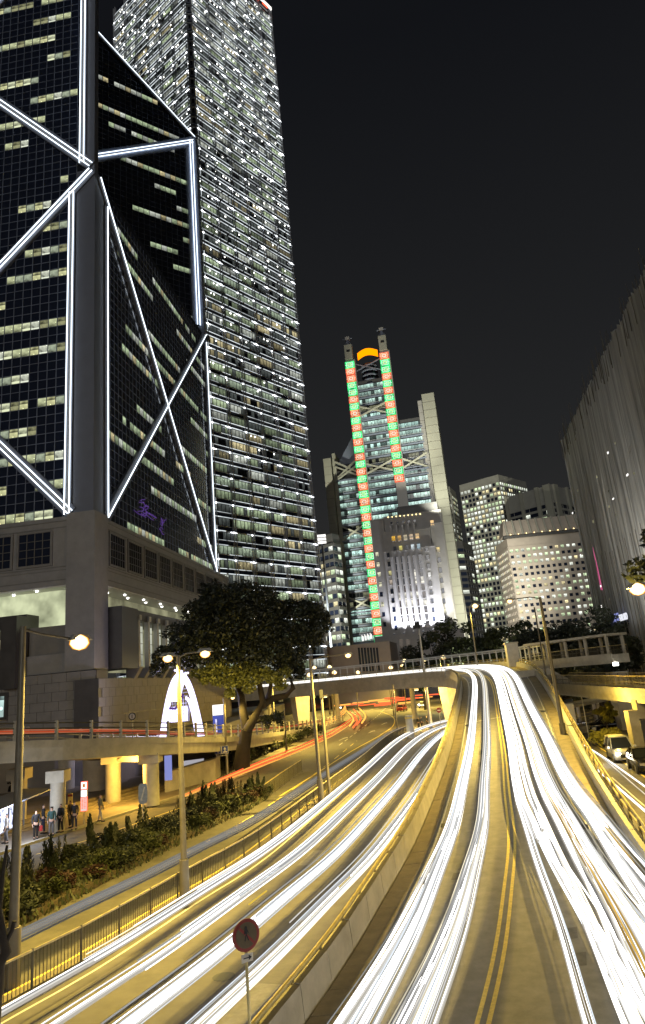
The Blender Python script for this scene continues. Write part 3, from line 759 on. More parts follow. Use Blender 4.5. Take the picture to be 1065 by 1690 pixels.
# --- right face and the inner diagonal face: grids with lit bands
def band_grid(name, origin, ang, inside, nx, nz, za, seed, dens, runs, gz=G, gx=G):
    rg = random.Random(seed); mbl = MB(); mbs = MB(); mbm = MB()
    for r in range(nz):
        litrow = [False]*nx
        if r % 3 == 0 and rg.random() < dens:
            for _ in range(rg.randint(1, 3)):
                a = rg.randrange(nx); 
                for k in range(a, min(nx, a+rg.randint(*runs))): litrow[k] = rg.random() < .93
        for k in range(nx):
            s, z = k*gx, za+r*gz
            if not inside(s+gx/2, z+gz): continue
            if r % 3 == 0: pane_face(mbl, s+.06, s+gx-.06, z+.06, z+gz-.06, -.05, M['win'] if litrow[k] else M['glassd'], tint(rg, .3, .35, .8, .5) if litrow[k] else DARK, k, r)
            else: mbs.face([(s+.05, -.03, z+.05), (s+gx-.05, -.03, z+.05), (s+gx-.05, -.03, z+gz-.05), (s+.05, -.03, z+gz-.05)], M['glassd'])
            if k == 0 or True: mbm.box(s-.035, s+.035, -.1, -.02, z, z+gz, M['mull'])
            mbm.box(s+.035, s+gx-.035, -.09, -.02, z-.03, z+.03, M['mull'])
    face_obj(mbl, 'window_pane_band', origin, ang, kind='stuff'); face_obj(mbs, 'spandrel_panel', origin, ang, kind='stuff'); face_obj(mbm, 'mullion_grid', origin, ang, kind='stuff')
band_grid('ab', Apt, angAB, lambda s, z: z < Z1-.2 and s > 2.9, 40, 40, Z0, 3, .95, (6, 20))
HD = SQ/math.sqrt(2)
band_grid('cb', Cpt, angCB, lambda s, z: z < Z2+28*(1-s/HD)-.5 and z > Z1-4+28*(1-s/HD), int(HD/G), 66, Z1-5, 9, .95, (4, 12))
# --- cladding bands and light tubes
def brace(name, origin, ang, s0, z0, s1, z1, wd=1.7, tubes=(-.32, .32), clad=True, cm_='clad'):
    a = Vector((s0, -.25, z0)); b = Vector((s1, -.25, z1)); t = (b-a).normalized(); sd = Vector((0, -1, 0)).cross(t)
    if clad:
        mb = MB(); mb.bar(a, b, wd, .5, M[cm_], side=sd); face_obj(mb, name, origin, ang)
    for d in tubes:
        mb = MB(); mb.tube([a+sd*d+Vector((0, -.42, 0)), b+sd*d+Vector((0, -.42, 0))], .085, M['tube'], 8); face_obj(mb, 'light_tube', origin, ang)
        L = (b-a).length; 
    mb = MB(); mb.bar(a+Vector((0, -.3, 0)), b+Vector((0, -.3, 0)), .12, .06, M['steel'], side=sd); face_obj(mb, 'light_channel', origin, ang)
# left face
brace('brace', Apt, angAD, -3.1, Z0+.2, -3.1, Z1-3.6, 1.0)
brace('brace', Apt, angAD, -2.6, Z0+.4, -SQ, Z1)
brace('brace', Apt, angAD, -.2, Z1-.3, -SQ, Z0)
brace('brace', Apt, angAD, -.2, Z1+.6, -SQ, Z2)
brace('brace', Apt, angAD, -1.6, Z1+1.2, -1.6, Z3+50, 1.0)
brace('brace', Apt, angAD, -1.0, Z2, -SQ, Z1)
# right face
brace('brace', Apt, angAB, 3.2, Z0+.2, 3.2, Z1-4, .8, (0,))
brace('brace', Apt, angAB, .9, Z1-.6, SQ-.3, Z0, .9, (0,))
brace('brace', Apt, angAB, 3.2, Z0+.2, SQ-.4, Z1, 1.6, (0,))
brace('brace', Apt, angAB, SQ-.7, Z0, SQ-.7, Z1-2, 1.3, (0,))
# inner diagonal face
brace('brace', Cpt, angCB, 0, Z2-24, HD-.5, Z2-.8, 2.4, cm_='clad_lit')
brace('brace', Cpt, angCB, HD-1.5, Z1+2, HD-1.5, Z2-1.2, 2.6, cm_='clad_lit')
brace('brace', Cpt, angCB, 0, Z2+28, HD-.3, Z2+.2, .8, (0,))
# corner columns
def column(p, zb, zt, sz, m=M['clad'], name='corner_column', ox=0, oy=0):
    mb = MB(); mb.box(-sz/2+ox, sz/2+ox, -sz/2+oy, sz/2+oy, zb, zt, m); mb.build(name, bt, rel(p, 0), (0, 0, -TH))
mb = MB(); mb.box(-2.5, .3, -.3, 2.6, 4, Z1, M['clad']); mb.build('corner_column', bt, (0, 0, 0), (0, 0, -TH))
mb = MB(); mb.box(-1.1, .2, -.25, 1.0, Z1, Z3+50, M['clad']); mb.build('corner_column', bt, (0, 0, 0), (0, 0, -TH))
mb = MB(); mb.box(-1.6, .35, -1.2, .3, 4, Z2, M['clad_lit']); mb.build('corner_column', bt, rel(Bpt, 0), (0, 0, -TH))
# glowing violet tubes on the glass imitate a reflection of neon
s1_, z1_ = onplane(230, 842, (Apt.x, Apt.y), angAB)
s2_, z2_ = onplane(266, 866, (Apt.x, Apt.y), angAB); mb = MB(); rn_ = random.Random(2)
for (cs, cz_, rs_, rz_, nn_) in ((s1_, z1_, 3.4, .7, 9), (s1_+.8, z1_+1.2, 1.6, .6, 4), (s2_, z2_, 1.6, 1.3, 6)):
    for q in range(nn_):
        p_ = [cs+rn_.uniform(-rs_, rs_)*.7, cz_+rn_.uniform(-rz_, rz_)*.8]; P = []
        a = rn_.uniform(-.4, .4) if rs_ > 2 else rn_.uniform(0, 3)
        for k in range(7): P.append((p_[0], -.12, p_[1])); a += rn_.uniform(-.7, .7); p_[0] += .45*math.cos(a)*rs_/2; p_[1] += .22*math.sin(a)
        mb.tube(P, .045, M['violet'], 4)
face_obj(mb, 'neon_reflection', Apt, angAB)

# ------------------------------------------------------------------ granite podium of the tower
PO = 1.2      # podium stands a little proud of the glass
def pod(x, y, ang): return onplane(x, y, (Apt.x, Apt.y), ang)
mb = MB(); mb.box(-SQ-8, -2.5, -.5, 3, 22.4, Z0, M['granite']); face_obj(mb, 'granite_band', Apt, angAD)
mb = MB(); mb.box(2.6, SQ+8, -.5, 3, 22.4, Z0, M['granite']); face_obj(mb, 'granite_band', Apt, angAB)
mb = MB(); mb.box(-3.0, .7, -.75, 3.0, 12, Z0+.3, M['granite']); mb.build('granite_pier', bt, (0, 0, 0), (0, 0, -TH))
def ledges(x0, x1, ang):
    for z, h, d in ((30.4, .12, .62), (29.6, .1, .58), (25.0-.4, .12, .6), (24.2, .1, .56), (23.0, .1, .58)):
        mb = MB(); mb.box(x0, x1, -d, -.45, z, z+h, M['granite_d']); face_obj(mb, 'string_course', Apt, ang)
ledges(-SQ-8, -3.05, angAD); ledges(3.05, SQ+8, angAB)
def podium_window(s0, s1, z0, z1, ang, nx, nz):
    mb = MB(); mb.box(s0-.3, s1+.3, -.68, -.5, z0-.3, z0, M['granite_d']); mb.box(s0-.3, s1+.3, -.68, -.5, z1, z1+.3, M['granite_d'])
    mb.box(s0-.3, s0, -.68, -.5, z0, z1, M['granite_d']); mb.box(s1, s1+.3, -.68, -.5, z0, z1, M['granite_d'])
    w_ = face_obj(mb, 'window', Apt, ang)
    mb = MB(); mb.face([(s0, -.53, z0), (s1, -.53, z0), (s1, -.53, z1), (s0, -.53, z1)], M['glassd']); mb.build('pane', w_)
    mb = MB()
    for k in range(1, nx): x = s0+(s1-s0)*k/nx; mb.box(x-.05, x+.05, -.62, -.54, z0, z1, M['mullp'])
    for k in range(1, nz): z = z0+(z1-z0)*k/nz; mb.box(s0, s1, -.6, -.54, z-.04, z+.04, M['mullp'])
    mb.build('window_bars', w_)
s = -5.2
while s > -40: podium_window(s-4.2, s, 24.9+.3, 29.2, angAD, 4, 4); s -= 5.3
s = 3.9
while s < 50: podium_window(s, s+4.4, 25.2, 29.2, angAB, 6, 4); s += 5.75
# lit recess below the band (ceiling with downlights) and hall glass
mb = MB(); mb.box(-SQ, -3, 2.5, 3.5, 12, 22.4, M['hall2']); face_obj(mb, 'lit_hall', Apt, angAD)
mb = MB(); mb.box(-SQ, -8.2, -.4, 2.4, 19.0, 19.3, M['black_stone']); face_obj(mb, 'ledge', Apt, angAD)
mb = MB(); mb.box(3, SQ, 3.5, 4, 12, 22.4, M['hall']); face_obj(mb, 'lit_hall', Apt, angAB)
for ang, a, b in ((angAD, -30, -4), (angAB, 5, 48)):
    mb = MB(); mb.box(min(a, b)-2, max(a, b)+4, -.3, 3.4, 22.25, 22.4, M['white']); face_obj(mb, 'soffit', Apt, ang)
    for k in range(14 if ang == angAB else 8):
        s = a+(b-a)*k/(13 if ang == angAB else 7); mb = MB(); mb.cyl((s, .9+(k % 2)*1.0), .16, .16, 22.1, 22.24, M['spot'], 8); face_obj(mb, 'downlight', Apt, ang)
# stone frames and glazed gallery on the right face
mb = MB(); mb.box(3.2, 8.2, -2.4, 2.4, 12, 19.6, M['black_stone']); mb.box(8.2, SQ, -2.2, 2.4, 18.2, 19.5, M['black_stone']); face_obj(mb, 'gallery_frame', Apt, angAB)
for k in range(12):
    s = 8.6+k*3.3
    mb = MB(); mb.box(s, s+.55, -2.3, -1.7, 12.2, 18.2, M['steel']); mb.box(s-.1, s+.65, -2.5, -1.7, 18.25, 18.9, M['steel']); face_obj(mb, 'gallery_column', Apt, angAB)
    mb = MB(); pane_face(mb, s+.6, s+3.25, 12.4, 18.1, -1.5, M['win_far'], (.6, .62, .5, 1), k*1.3, .1); f = face_obj(mb, 'gallery_window', Apt, angAB)
    mb = MB()
    for j in range(1, 4): mb.box(s+.6, s+3.25, -1.58, -1.52, 12.4+j*1.45, 12.46+j*1.45, M['mullp'])
    mb.box(s+1.9, s+1.96, -1.58, -1.52, 12.4, 18.1, M['mullp']); mb.build('window_bars', f)
    mb = MB(); mb.hexa([(s-.2, -1.4, 10.4), (s+.8, -1.4, 10.4), (s+.8, -.6, 10.4), (s-.2, -.6, 10.4), (s-.2, -2.6, 12.2), (s+.8, -2.6, 12.2), (s+.8, -.6, 12.2), (s-.2, -.6, 12.2)], M['granite']); face_obj(mb, 'bracket', Apt, angAB)
# left: dark frame standing before the hall glass
mb = MB(); mb.box(-10.2, -8.2, -2.5, 2.4, 10.6, 19.0, M['black_stone']); mb.box(-40, -10.2, -2.4, 2.4, 17.5, 19.0, M['black_stone']); face_obj(mb, 'gallery_frame', Apt, angAD)
for k in range(5):
    s = -16.5-k*6; mb = MB(); mb.box(s, s+1.0, -2.2, -1.4, 10.6, 17.5, M['black_stone']); face_obj(mb, 'gallery_column', Apt, angAD)
    mb = MB(); pane_face(mb, s+1.05, s+5.9, 12.2, 17.4, -1.2, M['win_far'], (.5, .46, .26, 1), k*1.7, .2); face_obj(mb, 'gallery_window', Apt, angAD)
    mb = MB(); mb.box(s+1.05, s+5.9, -1.45, -1.3, 14.5, 15.2, M['granite_d']); face_obj(mb, 'transom', Apt, angAD)
mb = MB(); mb.box(-8.1, -3.1, -.3, 2.4, 12, 14.2, M['granite']); mb.box(-8.1, -3.1, .2, 2.4, 14.2, 17.6, M['granite_d']); face_obj(mb, 'balcony_wall', Apt, angAD)
# granite block base wall, stones built as courses with recessed joints
def stone_wall(s0, s1, z0, z1, ang, y, bw, bh, name='granite_block', maxn=150):
    k = 0; nz = int((z1-z0)/bh)
    mb0 = MB(); mb0.box(s0, s1, y+.06, y+3, z0, z1, M['black_stone']); face_obj(mb0, 'wall_core', Apt, ang)
    meshes = []
    for v in range(3):
        mb = MB(); mb.box(.02, bw-.02, -v*.012, .3, .02, bh-.02, M['granite_d']); meshes.append(mb.mesh('granite_block'))
    rest = MB()
    for j in range(nz):
        s = s0+(bw/2 if j % 2 else 0)
        while s+bw <= s1+.01:
            inview = (k < maxn)
            if inview:
                u = Vector((math.cos(ang), math.sin(ang), 0)); nn = Vector((-math.sin(ang), math.cos(ang), 0))
                place(rng.choice(meshes), name, bt, u*s+nn*y+Vector((0, 0, z0+j*bh)), (0, 0, ang)); k += 1
            else: rest.box(s+.02, s+bw-.02, y-rng.random()*.02, y+.3, z0+j*bh+.02, z0+(j+1)*bh-.02, M['granite_d'])
            s += bw
    if rest.v: face_obj(rest, 'stonework', Apt, ang, kind='stuff')
stone_wall(-34, 1.2, 3.5, 11.9, angAD, -1.2, 1.8, 1.05, maxn=150)
stone_wall(-1.4, 54, 3.5, 10.9, angAB, -1.6, 1.8, 1.05, maxn=140)
# small lit square window low in the base wall
mb = MB(); s, z = pod(0, 1150, angAD); s2, z2 = pod(18, 1182, angAD)
mb.box(s-1, s2+.4, -1.45, -1.25, z2-.4, z+.4, M['black_stone']); pane_face(mb, s-.7, s2, z2, z, -1.5, M['win_far'], (.7, .95, .9, 1), .2, .2); face_obj(mb, 'base_window', Apt, angAD)
# raised plaza on which the tower stands
mb = MB(); poly_slab(mb, [(-95, 79), (-60, 77), (-30, 75.5), (-23, 80), (-17, 100), (-16, 200), (-95, 200)], 0, 3.7, M['granite_d']); tag(mb.build('plaza_terrace'), kind='structure')

# ------------------------------------------------------------------ slender tower with rows of lights behind
CK = Vector((-33.4, 197.2, 0)); CW = 47.0
ck = empty('office_tower', tuple(CK), label='tall square tower covered in fine white horizontal light rows with a red rooftop sign', cat='tower')
angR, angL = R_(51.4), R_(-38.6)
uR = Vector((math.cos(angR), math.sin(angR), 0)); uL = Vector((math.cos(angL), math.sin(angL), 0))
TOP = 292.0
mb = MB(); p = [Vector((0, 0, 0)), uR*CW, uR*CW-uL*CW, -uL*CW]; poly_slab(mb, p, 0, TOP-1, M['glassd']); mb.build('shell', ck)
FH = 4.25
def ck_face(x0, x1, ang, seed):
    rg = random.Random(seed)
    win, fins, strips, lamps, cols_ = MB(), MB(), MB(), MB(), MB()
    nb = 6; bw = (x1-x0)/nb; nf = int((TOP-8)/FH)
    for f in range(nf):
        z = 8+f*FH; hi = min(1., max(0., (z-60)/150))
        special = f in (9, 14, 22, 30, 31)
        for k in range(nb*5):
            b_ = k//5; s0 = x0+k*bw/5
            if k % 5 == 0: zonelit = rg.random() < (.85 if z < 45 else (.75 if z < 95 else .6)); zt = tint(rg, .4, .16, .8, .45); sp = rg.random() < .5
            L = (zonelit and rg.random() < .9)
            if special: L = True; zt = (.34, .42, .3, 1)
            pane_face(win, s0+.12, s0+bw/5-.12, z+.9, z+3.3, -.05, (M['win_spot'] if sp else M['win']) if L else M['win'], zt if L else ((.07, .08, .075, 1) if rg.random() < .7 else DARK), k, f)  # panes without lit rooms mostly get a faint added glow
            # suspended ceiling lamps visible from below through the upper windows
            if hi > .1 and rg.random() < .3*hi:
                xx = s0+rg.uniform(.2, 1.2); lamps.box(xx, xx+rg.uniform(.3, .55), -.12, -.07, z+2.7, z+3.1, M['spot'])
        for zz, th in ((z+.72, .12), (z+3.5, .16)):
            fins.box(x0, x1, -.5, -.02, zz-th/2, zz+th/2, M['fin'])
        # glowing strips in runs, imitating steel fins that reflect the lamps
        s = x0
        while s < x1-.5:
            ln = rg.uniform(2, 9); e_ = min(x1, s+ln)
            if rg.random() < .95: strips.box(s, e_, -.56, -.51, z+3.36, z+3.62+.14*hi, M['strip'])
            if rg.random() < .7+.25*hi: strips.box(s, e_, -.56, -.51, z+.62, z+.78+.14*hi, M['strip'])
            s = e_+rg.uniform(.1, .9)
        for b_ in range(nb+1):
            s = x0+b_*bw
            if (f+0) % 2 == 0 and rg.random() < .95:
                q = .2+.06*hi; sx_ = s-.5 if b_ else s+.3
                lamps.box(sx_-q, sx_+q, -.75, -.6, z+3.3-q, z+3.3+q, M['spotw'])
                strips.box(sx_-1.3, sx_+1.3, -.62, -.57, z+3.22, z+3.4, M['spotw'] if rg.random() < .5 else M['strip'])
                strips.box(sx_-.1, sx_+.1, -.62, -.57, z+1.2, z+4.9, M['strip'])
    for b_ in range(nb+1):
        s = x0+b_*bw
        for d in (-.5, .5): cols_.box(s+d-.14, s+d+.14, -.66, -.02, 4, TOP, M['fin'])
    for mb_, nm in ((win, 'window_pane_band'), (fins, 'sun_fin'), (strips, 'fin_glow_line'), (lamps, 'facade_lamp'), (cols_, 'vertical_fin')):
        mb_.build(nm, ck, (0, 0, 0), (0, 0, ang), 'stuff')
ck_face(1.2, CW-.4, angR, 21); ck_face(-CW+.4, -1.2, angL, 22)
mb = MB()
for f in range(66):
    z = 8+f*FH; mb.box(-1.1, 1.1, -.55, .5, z+3.2, z+3.5, M['fin']); mb.box(-1.0, 1.0, -.5, .5, z, z+.6, M['mull'])
mb.build('corner_trim', ck, (0, 0, 0), (0, 0, R_(6.4)), 'stuff')
# roof sign: white edge light and red characters
sa, za = onplane(412, -8, (CK.x, CK.y), angR); sb, zb = onplane(444, 18, (CK.x, CK.y), angR)
mb = MB(); mb.box(sa-14, CW, -1.0, -.5, TOP, TOP+1.6, M['signwhite']); mb.build('roof_edge_light', ck, (0, 0, 0), (0, 0, angR))
mb = MB(); mb.box(sa-10, CW-2, -.95, -.7, zb-1, TOP-.5, M['ink']); sgn = mb.build('roof_sign', ck, (0, 0, 0), (0, 0, angR))
def strokes(x, z, w_, h_, L, m, y=-1.05, t=.35):
    mb = MB()
    for (a, b, c, d) in L: mb.bar((x+a*w_, y, z+b*h_), (x+c*w_, y, z+d*h_), t, .15, m, side=Vector((0, -1, 0)).cross(Vector((c-a, 0, d-b))))
    return mb
g1 = [(.1, .95, .9, .95), (.5, 1, .5, 0), (.1, .55, .9, .55), (.5, .5, .1, .05), (.5, .5, .9, .05), (.2, .75, .8, .75)]
g2 = [(.1, .1, .1, .9), (.1, .9, .9, .9), (.9, .9, .9, .1), (.1, .1, .9, .1), (.1, .5, .9, .5), (.5, .9, .5, .1)]
hh = TOP-1-zb
for i, g in enumerate((g1, g2, g1, g2)): strokes(sa-9+i*(CW-sa+8)/4, zb-.3, 3.6, hh-.3, g, M['redsign']).build('sign_character', sgn)

# ------------------------------------------------------------------ bank headquarters with suspended frame and red/green light columns
HA = R_(-12.0); HO = atd(560, 1060, 320); HO = (HO.x, HO.y)
hb = empty('bank_headquarters', (HO[0], HO[1], 0), label='steel framed high rise with two columns of red and green light panels on its face', cat='tower')
hx = lambda x, y, dy=0.: onplane(x, y, HO, HA, dy)
def hbuild(mb, name, kind=None, par=None): return mb.build(name, par or hb, (0, 0, 0), (0, 0, HA) if par is None else (0, 0, 0), kind)
def span(xa, xb, yt, yb=1065):     # s range and top height from photograph points measured at the top
    s0, zt = hx(xa, yt); s1, zt2 = hx(xb, yt); return s0, s1, (zt+zt2)/2
sL0, sL1, zL = span(534, 552, 757)
sR0, sR1, zR = span(697, 722, 690); zR = hx(705, 652)[1]
sm1, _ = hx(582, 640); sm2, _ = hx(641, 640); zm = hx(578, 598)[1]; zm2 = hx(634, 583)[1]
mw = 4.5
rng = random.Random(9)
def shaftbox(name, s0, s1, y0, y1, z1, m):
    mb = MB(); mb.box(s0, s1, y0, y1, 0, z1, m); o = hbuild(mb, name)
    mb = MB()
    for z in np.arange(4, z1-1, 4.0): mb.box(s0-.05, s1+.05, y0-.06, y0+.02, z, z+.12, M['concrete_d'])
    mb.build('panel_joint', o, (0, 0, 0), kind='stuff')
    return o
shaftbox('service_tower', sL0, sL1-1.6, -1, 22, zL, M['beige']); shaftbox('service_tower', sL1-1.2, sL1+.4, .5, 20, zL+2.5, M['beige'])
shaftbox('service_tower', sR0+1.2, sR1, -2, 20, zR, M['beige']); shaftbox('service_tower', sR0-1.2, sR0+.8, .5, 18, zR-2, M['steel'])
mb = MB(); mb.box(sL1, sR0, 1.2, 30, 0, hx(600, 770)[1], M['darkbuild']); mb.box(sm1, sR0, 1.25, 28, 0, hx(672, 690)[1], M['darkbuild']); mb.box(sm1, sm2, 1.3, 24, 0, hx(610, 625)[1], M['darkbuild'])
hbuild(mb, 'building_core')
def bay(s0, s1, zt, seed, truss):
    rg = random.Random(seed); w_ = MB(); d_ = MB(); f = 0; z = 12
    while z < zt-3:
        intr = any(a-2 < z < a+3.9 for a in truss)
        nx = max(3, int((s1-s0)/1.5)); sx_ = (s1-s0)/nx
        base = rg.uniform(.7, 1.35); green = rg.random()
        for k in range(nx):
            if intr: c = (.2, .2, .12, 1) if rg.random() < .4 else DARK
            else:
                q = base*rg.uniform(.4, 1.25)*(1 if rg.random() < .86 else .1); c = (.62*q, (.9 if green < .6 else .95)*q, (.78 if green < .6 else .85)*q, 1)
            pane_face(w_, s0+k*sx_+.08, s0+(k+1)*sx_-.08, z+.9, z+3.2, .9, M['win_spot'], c, k*1.3+f, f)
        d_.box(s0, s1, .35, .9, z-.2, z+.5, M['mull']); d_.box(s0, s1, .2, .3, z+.9, z+1.05, M['fin'])
        z += 3.9; f += 1
    hbuild(w_, 'window_pane_band', 'stuff'); hbuild(d_, 'floor_edge', 'stuff')
T1 = hx(600, 770)[1]-3; tr = [T1, hx(600, 677)[1]-2, hx(590, 872)[1]-3, hx(600, 990)[1]-3]
bay(sL1+.5, sm1-mw/2, T1+1, 1, tr); bay(sm1+mw/2, sm2-mw/2, hx(615, 625)[1], 2, tr); bay(sm2+mw/2, sR0-.5, hx(672, 690)[1], 3, tr)
for zt_ in tr:      # suspension trusses
    for a, b in ((sL1, sm1), (sm1, sm2), (sm2, sR0)):
        if zt_ > T1+5 and (a, b) != (sm1, sm2): continue
        mb = MB()
        mb.bar((a, -.4, zt_-2), (b, -.4, zt_+5), .7, .7, M['beige']); mb.bar((a, -.2, zt_+5), (b, -.2, zt_-2), .7, .7, M['beige'])
        mb.bar((a, -.3, zt_-2.4), (b, -.3, zt_-2.4), .7, .7, M['mull']); hbuild(mb, 'truss')
# outriggers at the top left
mb = MB(); mb.bar((sL1, 0, zL-2), (sm1, 0, zL-10), .8, .8, M['beige']); mb.bar((sL1, 0, zL-11), (sm1, 0, zL-1), .8, .8, M['beige']); mb.idx([(sm1-12, 3, zL-3), (sm1-2, 3, zL-3), (sm1-2, 3, zL+12)], [(0, 1, 2)], M['mull']); hbuild(mb, 'outrigger')
# light columns: one panel per storey
PH = 3.72
def lp(kind):
    mb = MB(); mb.box(-mw/2, mw/2, -1.2, -.7, .08, PH-.08, M[kind])
    for q, m in ((.16, kind+'l'), (.32, 'redl' if kind == 'green' else 'greenl')):
        a, b, c, d = -mw/2+mw*q, mw/2-mw*q, PH*q+.1, PH-PH*q-.1
        for (x0, z0, x1, z1) in ((a, c, b, c), (a, d, b, d), (a, c, a, d), (b, c, b, d)): mb.bar((x0, -1.26, z0), (x1, -1.26, z1), .16, .08, M[m])
    mb.bar((-mw/2, -1.25, PH/2), (mw/2, -1.25, PH/2), .1, .06, M[kind+'l'])
    return mb.mesh('light_panel')
lpm = {'g': lp('green'), 'r': lp('red')}
for s, zt, seq in ((sm1, zm, 'grrggrgrgrgrgrgrgrgrgrgrgrgrgrgrgrgrgrgr'), (sm2, zm2, 'rggrgrgrgrgrgrgrgr')):
    mb = MB(); mb.box(s-mw/2+.3, s+mw/2+.5, -.7, 1.0, 0, zt+1, M['steel']); hbuild(mb, 'mast')
    z = zt-PH; k = 0
    for ch in seq:
        if z < 14: break
        if s == sm2 and z < hx(660, 836)[1]: break
        u = Vector((math.cos(HA), math.sin(HA), 0)); place(lpm[ch], 'light_panel', hb, u*s+Vector((0, 0, z)), (0, 0, HA)); z -= PH
    # head box and maintenance crane on top
    mb = MB(); mb.box(s-1.9, s+1.9, -1.2, 2.5, zt+1.2, zt+9.3, M['beige']); mb.box(s-.9, s+.9, -1.26, -1.2, zt+5.3, zt+6.5, M['ink']); hbuild(mb, 'mast_head')
    mb = MB(); mb.box(s-.6, s+.6, 0, 1.2, zt+9.3, zt+12.5, M['mull']); mb.bar((s-2.4, .5, zt+13.2), (s+2.4, .5, zt+13.2), .5, .5, M['mull']); mb.box(s-1.1, s+1.1, -.2, 1.4, zt+12.5, zt+14.2, M['steel'])
    mb.bar((s-2, .5, zt+9.3), (s+.2, .5, zt+12.8), .25, .25, M['mull']); mb.bar((s+2, .5, zt+9.3), (s-.2, .5, zt+12.8), .25, .25, M['mull']); hbuild(mb, 'roof_crane')
# curved orange sign between the masts
sa, za = hx(592, 598); sb, zb = hx(625, 590)
mb = MB(); N_ = 12
for k in range(N_):
    a, b = k/N_, (k+1)/N_
    f = lambda t: (sa+(sb-sa)*t, -1.5-2*math.sin(math.pi*t), za+.9*math.sin(math.pi*t)+.5)
    p0, p1 = f(a), f(b); mb.hexa([p0, p1, (p1[0], p1[1]+.4, p1[2]), (p0[0], p0[1]+.4, p0[2]), (p0[0], p0[1], p0[2]+3.6), (p1[0], p1[1], p1[2]+3.6), (p1[0], p1[1]+.4, p1[2]+3.6), (p0[0], p0[1]+.4, p0[2]+3.6)], M['orange'])
hbuild(mb, 'roof_sign')
mb = MB(); c_ = (sm1+sm2)/2
for k in range(6):
    z = hx(612, 600+k*8)[1]; mb.cyl((c_, 5), 4.3, 4.3, z, z+.5, M['mull'], 14); mb.cyl((c_, 5), 4.0, 4.0, z+.5, z+1.3, M['glassd'], 14)
mb.bar((sm1, 1, zm-6), (sm2, 1, zm2-1), .4, .4, M['mull']); mb.bar((sm1, 1, zm), (sm2, 1, zm2-9), .4, .4, M['mull']); hbuild(mb, 'round_stair')
u = Vector((math.cos(HA), math.sin(HA), 0)); nn = Vector((math.sin(HA), -math.cos(HA), 0)); H0 = Vector((HO[0], HO[1], 0))
for (sc_, dn, z, tz, e_, an) in ((hx(583, 1040)[0], 72, 9, 70, 5.5e5, 60), ((sR0+sR1)/2, 34, 72, 105, 7e4, 80), (sR1+14, 40, 9, 60, 2.2e5, 70), ((sm1+sm2)/2, 30, 72, 150, 2.0e5, 60)):
    a = H0+u*sc_+nn*dn; b = H0+u*(sR0 if sc_ > sm1+2 else sL0+8)+Vector((0, 0, tz)); spotl((a.x, a.y, z), tuple(b), e_, (1, .98, .8), an, .9)  # added spots brighten the towers, without fixtures

# ------------------------------------------------------------------ old stepped stone bank, floodlit from its terrace
OO = atd(645, 1050, 285); OO = (OO.x, OO.y); OA = R_(-12)
ob = empty('stone_bank', (OO[0], OO[1], 0), label='stepped pale stone bank building floodlit bright white at its foot', cat='building')
ox = lambda x, y, dy=0.: onplane(x, y, OO, OA, dy)
def obuild(mb, name, kind=None): return mb.build(name, ob, (0, 0, 0), (0, 0, OA), kind)
zt_ter = ox(680, 1046)[1]
s0, z = ox(630, 882); s1, _ = ox(713, 874); s1 += .3
def block(name, a, b, y0, y1, z0, z1, m='oldstone'):
    mb = MB(); mb.box(a, b, y0, y1, z0, z1, M[m]); mb.box(a-.1, b+.1, y0-.12, y0, z1-1.0, z1-.7, M[m]); return obuild(mb, name)
sl0, zl = ox(611, 863, 3); sr1, zr = ox(735, 905, 3); zc = ox(680, 880)[1]
block('centre_block', s0, s1, 0, 12, 0, ox(660, 905)[1]); block('centre_upper_block', s0+.4, s1-1.2, .8, 12, 0, ox(670, 873)[1])
block('wing', sl0, s0+1, 3, 16, 0, zl+1.2); block('wing', s1-1, sr1, 3, 16, 0, ox(733, 858, 3)[1]); 
block('attic', ox(632, 848, 5)[0], ox(727, 840, 5)[0], 5, 18, 0, ox(680, 847, 5)[1]); block('attic', ox(655, 840, 6)[0], ox(722, 836, 6)[0], 6, 17, 0, ox(690, 832, 6)[1], 'darkbuild')
mb = MB(); mb.box(sl0-2, sr1+3, -6, 3, 0, zt_ter, M['oldstone']); obuild(mb, 'terrace_block')
def owin(x, y, w_, h_, c, dy=0.0, m='win'):
    s, z = ox(x, y, dy); mb = MB()
    if c is None: mb.box(s-w_/2, s+w_/2, dy-.06, dy-.02, z-h_/2, z+h_/2, M['glassd'])
    else: pane_face(mb, s-w_/2, s+w_/2, z-h_/2, z+h_/2, dy-.08, M[m], (*c, 1), x, y)
    mb.box(s-w_/2-.12, s+w_/2+.12, dy-.3, dy-.02, z-h_/2-.3, z-h_/2-.1, M['oldstone']); obuild(mb, 'window')
# piers and recessed strips of windows
for k in range(5):
    xt = 600+ (365+k*65)/6.656; yt = 820+690/6.656-k*.9
    for r in range(11):
        y = yt+r*12.2; x = xt+(y-yt)*.108; lit_ = (r, k) in ((1, 2), (1, 3), (2, 3), (3, 3), (3, 4), (5, 0), (5, 1), (5, 2), (5, 3), (6, 1), (6, 2), (6, 4))
        if y > 1030: break
        owin(x, y, 1.35, 2.6, (1, .95, .8) if lit_ and rng.random() < .75 else ((.1, .07, .06) if r > 3 else None), 0)
    s, z = ox(xt-4.9, yt+30); mb = MB(); mb.box(s-.45, s+.45, -.75, 0, zt_ter, ox(xt-4.9, yt-4)[1], M['oldstone']); obuild(mb, 'pier')
s, z = ox(600+(365+5*65)/6.656-4.9, 930); mb = MB(); mb.box(s-.45, s+.45, -.75, 0, zt_ter, ox(690, 918)[1], M['oldstone']); obuild(mb, 'pier')
